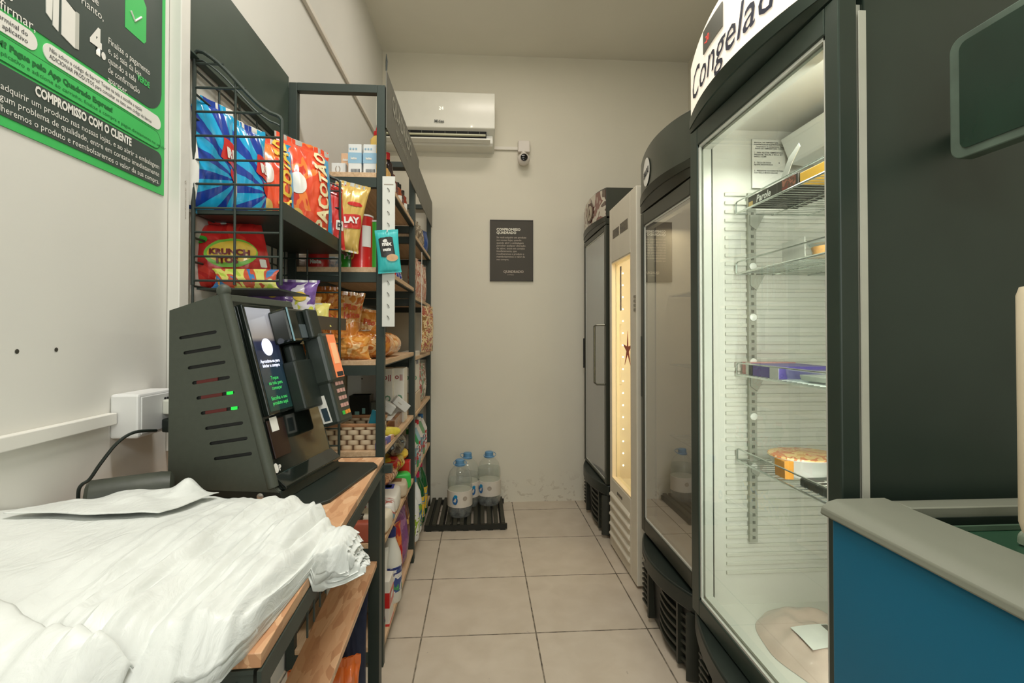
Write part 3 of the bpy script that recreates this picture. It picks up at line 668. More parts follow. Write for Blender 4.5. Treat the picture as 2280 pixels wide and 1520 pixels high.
# ================================================================== SHELVING on the left wall
WOOD_k = NT('pine_board'); ob = WOOD_k.obj(); mp = WOOD_k.mapping(ob, (60, 3, 60))
WOOD_k.link(WOOD_k.ramp(WOOD_k.noise(1.6, mp, 5, .6).outputs[0], [(.3, lin((196, 160, 122))), (.7, lin((222, 190, 154)))]), WOOD_k.b.inputs['Base Color'])
WOOD_k.b.inputs['Roughness'].default_value = .55; WOOD = WOOD_k.m
PALE = mat('board_edge', (226, 200, 168), .5, 0, .05, 20)
FR = mat('frame_metal', (50, 60, 54), .5, .1, .08, 6)
PANEL = mat('header_panel', (56, 70, 60), .48, 0, .14, 3)
PAN2 = mat('header_panel_grey', (104, 102, 92), .55, 0, .06, 6); PAN2T = mat('panel_lettering', (166, 164, 150), .6, 0, 0)
def shelving(label, y0, y1, levels, xf, top=2.02):
    o = thing('shelving_unit', label, 'shelving', ((XL + xf) / 2, (y0 + y1) / 2, 0), group='black framed shelving units along the left wall')
    t = .028; xb = XL + .006
    for i, (x, y) in enumerate(((xf - t, y0), (xf - t, y1 - t), (xb, y0), (xb, y1 - t))):
        MB().box(x, x + t, y, y + t, 0.0, top - (t if 0 else 0)).build('post', FR, o, True, .0015)
    for ya_ in (y0, y1 - t): MB().box(xb + t, xf - t, ya_, ya_ + t, top - t, top).build('top_rail', FR, o, True, .001)
    for z in levels:
        m_ = MB(); a = .024
        m_.box(xb + t, xf - t, y0, y0 + a, z - .018 - a - .01, z - .018).box(xb + t, xf - t, y1 - a, y1, z - .018 - a - .01, z - .018)
        m_.box(xf - a, xf - .004, y0 + t, y1 - t, z - .018 - .004, z - .018).box(xb, xb + a, y0 + t, y1 - t, z - .018 - a, z - .018)
        m_.build('cross_rail', FR, o, True)
        MB().box(xb + .003, xf - .002, y0 + .0285, y1 - .0285, z - .0175, z).box(xb + t + .001, xf - t - .001, y0 + .002, y0 + .0285, z - .0175, z).build('shelf_board', [WOOD, PALE], o, True, .001)
    return o
LV1 = (1.713, 1.382, 1.058, .742, .425, .070)
LV2 = (1.665, 1.345, 1.030, .735, .425, .070)
XF1, XF2 = -.336, -.338
s1 = shelving('nearer black framed unit with pine shelves, holding chips tubes and bread', 1.742, 2.545, LV1, XF1)
s2 = shelving('black framed unit with pine shelves in the back corner, against the back wall', 2.549, 3.370, LV2, XF2)
def header(label, y0, y1, z0, z1, x, m, txt=None, lean=0):
    o = thing('header_panel', label, 'sign panel', (x, (y0 + y1) / 2, z0), group=None)
    MB().box(0, .003, -(y1 - y0) / 2, (y1 - y0) / 2, 0, z1 - z0).build('panel', m, o, bevel=.0006)
    return o
h1 = header('grey fascia panel with faint lettering across the top front of the nearer shelving', 1.748, 2.655, 1.872, 2.075, XF1 + .002, PAN2)
text('QUADRADO', .088, plane((.0042, .10, .112), (0, 1, 0), (0, 0, 1)), PAN2T, h1, 'faint_lettering', bold=.002).location = (0, -.45, 0)
text('MERCADO EXPRESS 24H', .030, plane((.0042, .18, .055), (0, 1, 0), (0, 0, 1)), PAN2T, h1, 'faint_lettering').location = (0, -.45, 0)
h2 = header('grey fascia panel across the top of the shelving in the back corner', 2.665, 3.365, 1.868, 2.040, XF2 + .004, PAN2)
MB().tube([(XF1 + .003, 1.752, 2.0755), (XF1 + .003, 1.756, 2.11), (XF1 + .003, 1.752, 2.135)], [.003, .004, .001], 6).build('bent_wire', BLK2, h1, True)

# ---- wire snack rack with solid header
rk = thing('snack_rack', 'black wire snack rack with metal trays in front of the shelving, against the left wall', 'rack', (-.56, 1.44, .72))
xw, xf, y0, y1 = XL + .012, -.462, 1.172, 1.700
MB().box(xw - .008, xw - .004, 1.135, 1.738, 1.785, 2.035).box(xw - .008, xw + .012, 1.135, 1.738, 1.781, 1.785).build('header_board', PANEL, rk, True, .0008)
m_ = MB(); r = .0028
z0, z1 = .74, 1.80
def topz(x):  # side panel top drops in an S towards the front
    q = (x - xw) / (xf - xw); q = max(0, min(1, q)); return z1 - .145 * (3 * q * q - 2 * q ** 3) if q < .97 else z1 - .145
for yy, zb_ in ((y0, 1.262), (1.648, .72)):
    P = [(xw, yy, zb_), (xw, yy, z1 - .006), (xw + .006, yy, z1)] + [(xw + .02 + (xf - xw - .03) * i / 10, yy, topz(xw + .02 + (xf - xw - .03) * i / 10) + (.0 if i else .002)) for i in range(11)] + [(xf - .004, yy, z1 - .148), (xf, yy, z1 - .155), (xf, yy, zb_)]
    m_.tube(P, .0045, 8)
    m_.tube([(p[0], p[1], p[2] - .02) for p in P[2:-2]], .0025, 6)
    m_.tube([(xw + (xf - xw) * .47, yy, zb_), (xw + (xf - xw) * .47, yy, topz(xw + (xf - xw) * .47))], r, 6)
    z = zb_ + .01
    while z < z1 - .02:
        xe = xf if z < z1 - .16 else xw + (xf - xw) * (.25 + .6 * max(0, (z1 - .02 - z) / .145) ** .7)
        m_.tube([(xw, yy, z), (min(xe, xf), yy, z)], r, 6); z += .0555
m_.build('side_grids', FR, rk, True, smooth=True)
m_ = MB()
z = .76
while z < 1.77: m_.tube([(xw, y0, z), (xw, 1.70, z)], r, 6); z += .0555
for y in (1.172, 1.28, 1.385, 1.49, 1.60, 1.70): m_.tube([(xw, y, .74), (xw, y, 1.775)], r, 6)
m_.build('back_grid', FR, rk, True, smooth=True)
def tray(z, ya, yb, lip=.036, mm=BLK):
    m_ = MB().box(xw + .004, xf - .006, ya, yb, z, z + .003).box(xf - .006, xf - .002, ya, yb, z - .006, z + lip).box(xw + .004, xf - .006, yb - .003, yb, z, z + lip * .5).box(xw + .004, xf - .006, ya, ya + .003, z, z + .012)
    return m_.build('tray', mm, rk, True, .0008)
tray(1.425, 1.180, 1.738); tray(1.168, 1.390, 1.735, .034, mat('tray_brown', (74, 66, 52), .45)); tray(.905, 1.45, 1.735, .026, mat('tray_brown', (74, 66, 52)))
MB().box(xw + .004, xf - .008, 1.18, 1.385, 1.252, 1.256).build('tray', BLK, rk, True)

# ================================================================== counter with OSB top
k = NT('osb_board'); ob = k.obj(); v1 = k.mapping(ob, (1.2, .32, 1), rot=(0, 0, .5))
vo = k.add('ShaderNodeTexVoronoi'); vo.inputs['Scale'].default_value = 80; vo.inputs['Randomness'].default_value = 1
dn = k.noise(10, v1, 3); mx = k.add('ShaderNodeVectorMath', operation='ADD'); k.link(v1, mx.inputs[0]); 
sc_ = k.add('ShaderNodeVectorMath', operation='SCALE'); k.link(dn.outputs[1], sc_.inputs[0]); sc_.inputs['Scale'].default_value = .05; k.link(sc_.outputs[0], mx.inputs[1])
k.link(mx.outputs[0], vo.inputs['Vector'])
sp_ = k.add('ShaderNodeSeparateColor'); k.link(vo.outputs['Color'], sp_.inputs[0])
base = k.ramp(sp_.outputs[0], [(0, lin((186, 136, 98))), (.3, lin((202, 152, 112))), (.7, lin((210, 164, 124))), (1, lin((222, 180, 140)))])
gr = k.noise(26, k.mapping(ob, (1, .3, 1), rot=(0, 0, .9)), 6, .8)
base = k.mix(k.math('MULTIPLY', k.math('GREATER_THAN', gr.outputs[0], .64), .22), base, lin((160, 108, 74)))
k.link(base, k.b.inputs['Base Color']); k.b.inputs['Roughness'].default_value = .42; k.b.inputs['Coat Weight'].default_value = .15
k.bump(sp_.outputs[0], .15, .001); OSB = k.m
ct = thing('counter_table', 'counter with an oriented strand board top on a black steel frame', 'table', (-.45, .85, 0))
TZ = .85
top = [(-.664, .462), (-.206, .482), (-.236, 1.224), (-.664, 1.224)]
MB().prism(top, TZ - .014, TZ).build('tabletop', OSB, ct, True, .001)
fe = [(-.206, .482), (-.236, 1.224)]
m_ = MB()
def barx(mb, p, q, z0_, z1_, t):
    """flat bar between plan points p, q, thickness t to the wall side"""
    p = Vector((p[0], p[1])); q = Vector((q[0], q[1])); d = (q - p).normalized(); n = Vector((-d.y, d.x)) * t
    mb.prism([tuple(p), tuple(q), tuple(q + n), tuple(p + n)], z0_, z1_)
barx(m_, (-.204, .478), (-.234, 1.226), TZ - .036, TZ - .0145, .004)
barx(m_, (-.212, .480), (-.240, 1.224), TZ - .0185, TZ - .0145, .02)
m_.box(-.662, -.214, 1.204, 1.222, TZ - .034, TZ - .0145).box(-.662, -.214, .484, .50, TZ - .034, TZ - .0145)
m_.build('frame', BLK, ct, True)
CHIP = mat('chipped_paint', (150, 128, 112), .7, 0, .2, 40)
for (x, y) in ((-.262, 1.176), (-.236, .484), (-.660, 1.176), (-.660, .484)):
    l_ = MB().box(x, x + .026, y, y + .030, 0, TZ - .037).build('leg', BLK, ct, True, .001)
MB().box(-.262, -.246, .4825, .4838, .0, TZ - .037).build('leg_plate', BLK, ct, True)
m_ = MB()
for (z, w_) in ((.80, .003), (.77, .0025), (.745, .004), (.72, .003), (.69, .006), (.66, .004)): m_.box(-.2315 , -.2315 + w_, .4815, .4825, z, z + .022)
m_.build('paint_chips', CHIP, ct, True)
MB().prism([(-.284, .55), (-.222, .55), (-.243, 1.215), (-.322, 1.215)], .607, .620).build('lower_shelf', OSB, ct, True, .001)
MB().box(-.66, -.246, 1.18, 1.20, .590, .606).box(-.66, -.238, .56, .58, .590, .606).build('shelf_rail', BLK, ct, True)
m_ = MB()
for i in range(5): 
    y = .64 + i * .028; x = -.2085 - (y - .482) * .04 - .004
    m_.box(x, x + .002, y, y + .0025, TZ - .066 - .004 * (4 - i), TZ - .034)
m_.build('frame_tines', BLK, ct, True)
# stains on the board: tape mark and round patch
tag(MB().lathe([(.001, 0), (.022, 0), (.022, .0006), (.001, .0006)], 14, sy=1.3).build('varnish_stain', mat('stain_brown', (158, 92, 66), .5, 0, .2, 30), ct), None, None).location = (-.27 - ct.location.x, 1.02 - ct.location.y, TZ)

# ================================================================== self-checkout kiosk
KB = mat('kiosk_black', (68, 73, 63), .55, 0, .05, 90, .1, 900); KG = mat('kiosk_gloss', (26, 32, 28), .08, 0, 0, spec=.6)
ki = thing('checkout_kiosk', 'black self-checkout kiosk with slotted side and slanted screen on the counter', 'kiosk', (-.357, .893, TZ), (0, 0, radians(-9)))
# local: x towards the aisle, y away from the camera
D = .205; Wd = .232; Hh = .372
SLT = .102
sl = lambda z: -.004 - SLT * z / Hh     # x of the slanted front at height z
def zt_(x): return Hh - .026 * (sl(Hh) - x) / .09
side = [(-D, .022), (0.004, .022), (sl(.035) + .004, .035), (sl(Hh), Hh), (-D, Hh - .030)]
m_ = MB()
# side shells with slots: left shell built as strips round nine slots
slots = []
for i in range(9):
    zc__ = .298 - i * .0268; xc__ = -.150 + i * .0085; slots.append((xc__, zc__))
m_.prism(side, .004, .010, 'y')
m_.prism(side, Wd - .006, Wd, 'y')
m_.prism([(-D, .022), (-D + .006, .022), (-D + .006, Hh - .032), (-D, Hh - .030)], .010, Wd - .006, 'y')
m_.prism([(-D, Hh - .030), (-D, Hh - .036), (sl(Hh), Hh - .006), (sl(Hh), Hh)], .010, Wd - .006, 'y')
m_.prism([(sl(.03) - .004, .03), (sl(.03), .03), (sl(Hh), Hh), (sl(Hh) - .004, Hh)], .010, Wd - .006, 'y')
m_.build('housing', KB, ki, bevel=.001)
# outer side sheet with real slots (bridged grid)
def slot_sheet():
    bm = bmesh.new()
    outer = [(-D, .022), (0.004, .022), (sl(.035) + .004, .035), (sl(Hh), Hh), (-D, Hh - .030)]
    edges = []
    vs_ = [bm.verts.new((x, 0, z)) for x, z in outer]
    for i in range(len(vs_)): edges.append(bm.edges.new((vs_[i], vs_[(i + 1) % len(vs_)])))
    for (cx, cz) in slots:
        pts = []
        hw, hh, tl_ = .036, .0030, .16
        for sgn in (1, -1):
            for j in range(5):
                a = radians(-90 + 180 * j / 4); x = sgn * (hw - hh + hh * cos(a)); z = sgn * hh * sin(a)
                pts.append((cx + x, cz + z + x * tl_))
        v2 = [bm.verts.new((x, 0, z)) for x, z in pts]
        for i in range(len(v2)): edges.append(bm.edges.new((v2[i], v2[(i + 1) % len(v2)])))
    bmesh.ops.triangle_fill(bm, use_beauty=True, use_dissolve=False, edges=edges)
    me = bpy.data.meshes.new('side_sheet'); bm.to_mesh(me); bm.free()
    me.materials.append(KB); o = bpy.data.objects.new('side_sheet', me); COL.objects.link(o); o.parent = ki
    sdf = o.modifiers.new('s', 'SOLIDIFY'); sdf.thickness = .0015; return o
slot_sheet()
MB().prism([(-D + .004, .03), (-.004, .03), (sl(Hh - .01), Hh - .01), (-D + .004, Hh - .036)], .0030, .0036, 'y').build('slot_backing', mat('slot_dark', (12, 14, 12), .6, 0, 0), ki)
GLOW = mat('green_led', (30, 190, 60), .4, 0, 0, emit=(40, 230, 80), es=.5); REDB = mat('circuit_red', (92, 26, 22), .5, 0, 0)
m_ = MB()
for j in (4, 5): cx, cz = slots[j]; m_.box(cx + .020, cx + .032, .0018, .0026, cz + .001, cz + .008)
m_.build('status_leds', GLOW, ki)
m_ = MB()
for j in (3, 4, 5): cx, cz = slots[j]; m_.box(cx - .028, cx + .012, .0012, .0028, cz - .008, cz + .006)
m_.build('circuit_board', REDB, ki)
# corner tube along the slanted edge
m_ = MB(); m_.tube([(sl(.025) + .002, .004, .03), (sl(Hh) + .002, .004, Hh + .004)], .0095, 14); sph(m_, (sl(Hh) + .002, .004, Hh + .005), .0120, 14, 8)
m_.build('edge_tube', KB, ki, smooth=True)
# glossy front, lower bevel
m_ = MB(); m_.prism([(sl(.045) + .001, .045), (sl(.045) + .006, .045), (sl(Hh - .012) + .006, Hh - .012), (sl(Hh - .012) + .001, Hh - .012)], .016, Wd - .008, 'y'); m_.build('glossy_front', KG, ki, bevel=.0015)
MB().prism([(sl(.03), .024), (.012, .024), (.012, .030), (sl(.05) + .008, .048), (sl(.05), .048)], .01, Wd - .004, 'y').build('front_lip', KG, ki, bevel=.001)
MB().prism([(-.20, -.012), (.075, -.004), (.088, .02), (.088, Wd + .02), (.07, Wd + .045), (-.17, Wd + .03)], 0, .006, 'z').build('base_plate', BLK2, ki, bevel=.002)
MB().prism([(-D + .002, .0065), (.010, .0065), (.006, .0218), (-D + .002, .0218)], .002, Wd - .002, 'y').build('plinth', BLK2, ki, bevel=.001)
m_ = MB(); m_.lathe([(.001, 0), (.0062, 0), (.0062, .002), (.003, .0035), (.001, .0038)], 14); o_ = m_.build('screw_cap', mat('screw_silver', (196, 190, 180), .3, .6, .02), ki, smooth=True); o_.rotation_euler = (radians(90), 0, 0); o_.location = (-.030, .0005, .014)
# screen on the slanted front
up_ = Vector((-SLT / Hh, 0, 1)).normalized(); nr_ = Vector((1, 0, SLT / Hh)).normalized(); rr_ = Vector((0, 1, 0))
def fp(y, s, d=0): return Vector((sl(.045) + .006, 0, .045)) + rr_ * y + up_ * s + nr_ * d
def slab(mb, ya, yb, sa, sb, da, db, mi=0):
    v = [fp(y, s, d) for d in (da, db) for s in (sa, sb) for y in (ya, yb)]
    return mb.add(v, [(0, 2, 3, 1), (4, 5, 7, 6), (0, 1, 5, 4), (2, 6, 7, 3), (0, 4, 6, 2), (1, 3, 7, 5)], mi)
slab(MB(), .022, .112, .108, .318, .0, .012).build('screen_case', KG, ki, bevel=.002)
k = NT('screen_picture'); gz = k.add('ShaderNodeSeparateXYZ'); k.link(k.obj(), gz.inputs[0])
colr = k.ramp(gz.outputs[2], [(.15, lin((22, 48, 40))), (.24, lin((30, 44, 58))), (.285, lin((34, 36, 60))), (.292, lin((124, 116, 110))), (.34, lin((140, 142, 150)))])
k.link(colr, k.b.inputs['Base Color']); k.link(colr, k.b.inputs['Emission Color']); k.b.inputs['Emission Strength'].default_value = .55; k.b.inputs['Roughness'].default_value = .15
slab(MB(), .028, .106, .114, .312, .0121, .0126).build('screen', k.m, ki)
def fpl(y, s, d): return lambda x, yy, z=0: fp(y + x, s + yy, d)
SLIT = mat('screen_white', (220, 224, 240), .5, 0, 0, emit=(220, 225, 255), es=.7); SGRN = mat('screen_green_text', (60, 150, 80), .5, 0, 0, emit=(60, 190, 90), es=.6)
a_ = MB().add([fp(.066 + .017 * cos(i * pi / 12), .235 + .017 * sin(i * pi / 12), .0132) for i in range(24)], [tuple(range(24))]).build('screen_badge', SLIT, ki)
text('Aproxime-se para\niniciar a compra', .0085, fpl(.064, .205, .0134), SLIT, ki, 'screen_lettering', align='CENTER', bold=.0003)
text('Toque\nna tela para\ncomeçar\n\nEscolha o seu\nproduto aqui', .0095, fpl(.064, .172, .0134), SGRN, ki, 'screen_lettering', align='CENTER', bold=.0002)
# receipt slot label and printed red patch under the screen
slab(MB(), .022, .075, .030, .100, .0005, .004).build('printer_bay', mat('bay_dark', (40, 22, 20), .2, 0, .2), ki, bevel=.001)
slab(MB(), .030, .052, .078, .104, .0042, .005).build('bay_label', PAPER, ki)
MB().add([fp(.020 + .007 * cos(i * pi / 8), .014 + .009 * sin(i * pi / 8), .0012) for i in range(16)], [tuple(range(16))]).build('front_badge', PWH, ki)
text('P', .014, fpl(.028, .008, .0012), PWH, ki, 'front_badge_letter', bold=.0006)
# barcode scanner
sc = thing('barcode_scanner', 'boxy glossy black barcode reader at the top of the kiosk screen', 'scanner', tuple(ki.matrix_basis @ Vector((0, 0, 0))), (0, 0, radians(-9)))
def kslab(y0_, y1_, s0, s1, d0, d1): return slab(MB(), y0_, y1_, s0, s1, d0, d1)
kslab(.092, .190, .236, .304, .0128, .052).build('body', KG, sc, bevel=.005)
kslab(.150, .192, .238, .301, .052, .066).build('hood', BLK2, sc, bevel=.004)
kslab(.128, .160, .242, .270, .0522, .0535).build('window', mat('scanner_window', (96, 106, 110), .1, .2, .05), sc)
kslab(.094, .098, .236, .304, .0522, .0535).build('edge_highlight', mat('pale_blue_edge', (150, 190, 205), .2, .3, 0), sc)
kslab(.12, .17, .12, .236, .010, .030).build('mount_post', BLK2, sc, bevel=.005)
# payment terminal
pt = thing('payment_terminal', 'black card payment terminal with an orange screen on the kiosk front', 'payment terminal', tuple(ki.location), (0, 0, radians(-9)))
def P3(y, s, d): return fp(y, s, d)
kslab(.165, .232, .138, .248, .030, .072).build('upper_body', mat('terminal_black', (44, 52, 46), .35, 0, .15, 30), pt, bevel=.008)
kslab(.168, .234, .052, .155, .026, .066).build('lower_body', mat('terminal_black', (44, 52, 46)), pt, bevel=.006)
kslab(.10, .17, .10, .20, .012, .040).build('bracket', BLK2, pt, bevel=.004)
ORG = mat('orange_screen', (232, 132, 84), .4, 0, .04, emit=(240, 130, 80), es=.25)
kslab(.190, .226, .148, .243, .0722, .0735).build('screen', ORG, pt)
kslab(.196, .220, .178, .224, .0736, .0742).build('screen_panel', mat('screen_tan', (232, 176, 128), .4, 0, .03, emit=(240, 180, 130), es=.25), pt)
kslab(.194, .222, .150, .160, .0736, .0742).build('screen_caption', INK, pt)
m_ = MB(); kc = [mat('key_pale', (196, 150, 140), .5, 0, .05), mat('key_green', (60, 190, 70), .5, 0, 0), mat('key_amber', (236, 150, 60), .5, 0, 0)]
for i in range(5):
    for j in range(3):
        slab(m_, .188 + j * .013, .197 + j * .013, .132 - i * .016, .140 - i * .016, .0662, .068, (1 if j == 0 else 2) if i == 4 else 0)
m_.build('keys', kc, pt)
m_ = MB()
# side sticker on the face towards the camera
v = [fp(.1675, s, d) for s, d in ((.060, .030), (.060, .050), (.118, .046), (.118, .026))]
m_.add(v, [(0, 1, 2, 3)]); m_.build('side_sticker', PAPER, pt, solid=.0006)
v = [fp(.1668, s, d) for s, d in ((.064, .034), (.064, .047), (.092, .045), (.092, .032))]
MB().add(v, [(0, 1, 2, 3)]).build('sticker_code_bars', mat('sticker_bars', (40, 60, 70), .5, 0, 0), pt, solid=.0004)

# ================================================================== stack of white carrier bags
def near_y(x):
    P = [(-.664, .27), (-.50, .29), (-.40, .33), (-.337, .375), (-.302, .415), (-.269, .435), (-.246, .438), (-.226, .454), (-.217, .485), (-.214, .55), (-.212, .63), (-.200, .660), (-.180, .674), (-.160, .70)]
    for (a, b), (c, d) in zip(P, P[1:]):
        if x <= c: return b + (d - b) * (x - a) / (c - a)
    return P[-1][1]
def far_y(x):
    P = [(-.664, .795), (-.60, .800), (-.54, .842), (-.45, .862), (-.38, .862), (-.32, .858), (-.28, .845), (-.25, .80), (-.22, .772), (-.18, .762), (-.168, .750), (-.160, .725)]
    for (a, b), (c, d) in zip(P, P[1:]):
        if x <= c: return b + (d - b) * (x - a) / (c - a)
    return P[-1][1]
k = NT('bag_film'); ob = k.obj()
k.b.inputs['Base Color'].default_value = lin((240, 242, 238)); k.b.inputs['Roughness'].default_value = .38
k.b.inputs['Transmission Weight'].default_value = 0; k.b.inputs['Subsurface Weight'].default_value = 0
k.link(k.ramp(k.noise(6, ob, 4, .5).outputs[0], [(.35, lin((214, 217, 213))), (.65, lin((228, 231, 227)))]), k.b.inputs['Base Color'])
k.b.inputs['Specular IOR Level'].default_value = .3
k.bump(k.noise(30, k.mapping(ob, (1.6, .7, 1)), 6, 1.6).outputs[0], .3, .008)
BAG = k.m
def bag_z(x, y, s, t, lvl, seed):
    e = max(0, min(1, (x + .664) / .504))
    base = TZ + .010 + .044 * (1 - e ** 1.6)
    A = max(0, min(1, (x + .47) / .16)) ; A = A * A * (3 - 2 * A)
    xr = x - .30 * (y - .62) * (x + .20)          # pleats fan slightly towards the handles
    w1 = noise.noise(Vector((xr * 26, y * 3.2 + seed * .015, 3.1))) * .014 + noise.noise(Vector((xr * 70, y * 8, seed * .05 + 9))) * .0085 + (abs(noise.noise(Vector((xr * 46, y * 3.4, 17)))) - .2) * .017 + noise.noise(Vector((xr * 150, y * 14, 8))) * .0035
    w1 += noise.noise(Vector((x * 34, y * 34, 5))) * .0018
    w0 = noise.noise(Vector((x * 5 + y * 3, y * 4, 1.3))) * .013 + noise.noise(Vector((x * 12 - y * 6, y * 9, 4.3))) * .004 + abs(noise.noise(Vector((x * 4, y * 11 + x * 7, 2.2)))) * -.007
    droop = 0
    if y < .47: droop += min(.05, (.47 - y) ** 1.2 * (.35 + .75 * e))
    if x > -.232: droop += (x + .232) * .40
    far = max(0, (t - .50) / .50); droop += .030 * far * far * (1 - .35 * e)
    nr = max(0, (.10 - t) / .10); droop += .022 * nr * nr * e
    lo_ = TZ + .0012 + lvl * .0013 if (y > .475 and x < -.21) else TZ - .030 + lvl * .002
    return max(base + w1 * A + w0 * (1 - A) - droop + lvl * .0028, lo_)
def bag(i, label, x0_, x1_, na, fa, lvl, seed, nu=110, nv=90, notch=True):
    def fn(a, b):
        a2 = 1 - (1 - a) ** 1.7
        x = x0_ + (x1_ - x0_) * a2; e = (x + .664) / .504
        yn, yf = near_y(x) + na(x), far_y(x) + fa(x)
        yn += noise.noise(Vector((x * 26, seed, 0))) * .008 * max(.1, e); yf += noise.noise(Vector((x * 22, seed + 5, 0))) * .010
        y = yn + (yf - yn) * b
        tt = (y - near_y(x)) / max(.02, far_y(x) - near_y(x))
        xr = x + noise.noise(Vector((b * 11, seed, 2))) * .006 * max(0, (a - .9) / .1)
        return Vector((xr, y, bag_z(x, y, a, tt, lvl, seed)))
    o = MB().grid(fn, nu, nv).build('carrier_bag', BAG, None, smooth=True, solid=.0011)
    return tag(o, label, 'plastic bag', 'white carrier bags stacked on the counter')
nL = 8
desc = ['topmost flat white carrier bag of the stack, gathered towards its handles', 'second white carrier bag from the top of the stack']
for i in range(nL):
    kk = nL - 1 - i
    bag(i, 'white carrier bag in the lower layers of the stack, showing only its edge' if i < nL - 2 else desc[nL - 1 - i], -.664, -.160 - .0045 * (i % 3) - .002 * i, (lambda x, i=i: .0015 * ((i * 37) % 5 - 2) + (-.006 if i == 7 else 0)), (lambda x, i=i: -.003 * i + .002 * ((i * 53) % 4)), i, i * 3.7 + 1, 200 if i > 6 else 100, 170 if i > 6 else 60)
# folded bag lying over the near left of the pile
def fold_fn(a, b):
    x = -.664 + .372 * a; yn = near_y(x) - .008
    Pf = [(-.664, .56), (-.50, .50), (-.43, .474), (-.37, .450), (-.30, .440), (-.28, .438)]
    for (a0, b0), (c0, d0) in zip(Pf, Pf[1:]):
        if x <= c0: yc = b0 + (d0 - b0) * (x - a0) / (c0 - a0); break
    y = yn + (max(yc, yn + .002) - yn) * b
    z = bag_z(x, y, a, (y - near_y(x)) / (far_y(x) - near_y(x)), nL, 31)
    return Vector((x, y, z + .009 * (1 - (2 * b - 1) ** 6) + .002 + .003 * noise.noise(Vector((x * 14, y * 5, 3)))))
tag(MB().grid(fold_fn, 80, 40).build('carrier_bag', BAG, None, smooth=True, solid=.0012), 'white carrier bag folded over the near left corner of the stack', 'plastic bag', 'white carrier bags stacked on the counter')
# rumpled bag at the back of the pile
def rump(a, b):
    x = -.615 + .190 * a; y = .68 + (.115 + .035 * a) * b + .008 * sin(a * 7)
    z = bag_z(x, y, a, (y - near_y(x)) / (far_y(x) - near_y(x)), nL + 1, 3) + .003 + .006 * b * (noise.noise(Vector((a * 5, b * 3, 8))) + .3) + .004 * sin(pi * a) * b
    if b > .66 and .62 < a < .98: z += .020 * (b - .66) / .34 * sin(pi * (a - .62) / .36) ** 4
    return Vector((x, y, z))
tag(MB().grid(rump, 60, 30).build('carrier_bag', BAG, None, smooth=True, solid=.0012), 'crumpled white carrier bag with a raised corner at the back of the stack', 'plastic bag', 'white carrier bags stacked on the counter')
# ================================================================== PRODUCTS
def bagsurf(w, h, d, seed=0, seal=.06, crease=1.0, slump=0, pinch=.12):
    def fn(x, t, side):
        """x in -1..1, t in 0..1"""
        q = 0 if t < seal * .5 or t > 1 - seal else sin(pi * (t - seal * .5) / (1 - seal * 1.5)) ** .5
        ex = max(0, 1 - abs(x) ** 2.6) ** .62
        T = d / 2 * q * ex * (1.12 - .28 * t)
        n1 = noise.noise(Vector((x * 2.2 + seed, t * 3 + seed * .7, side * 3))) ; n2 = noise.noise(Vector((x * 6 + seed, t * 7, side * 5 + seed)))
        n3 = noise.noise(Vector((x * 9 + seed, t * 1.6, side)))
        near = max(0, 1 - min(t, 1 - t) / .22)
        T += crease * (n1 * .10 + n2 * .05) * d * q * ex + n3 * .09 * d * near * crease * (1 if q else .35)
        hw = w / 2 * (1 - pinch * q)
        X_ = x * hw + slump * (t ** 2) * w; Z_ = t * h * (1 - .02 * abs(n1))
        wob = noise.noise(Vector((x * 1.5, t * 2, seed))) * .012 * h * t
        return Vector((X_ + wob * .4, side * -T + wob, Z_))
    return fn
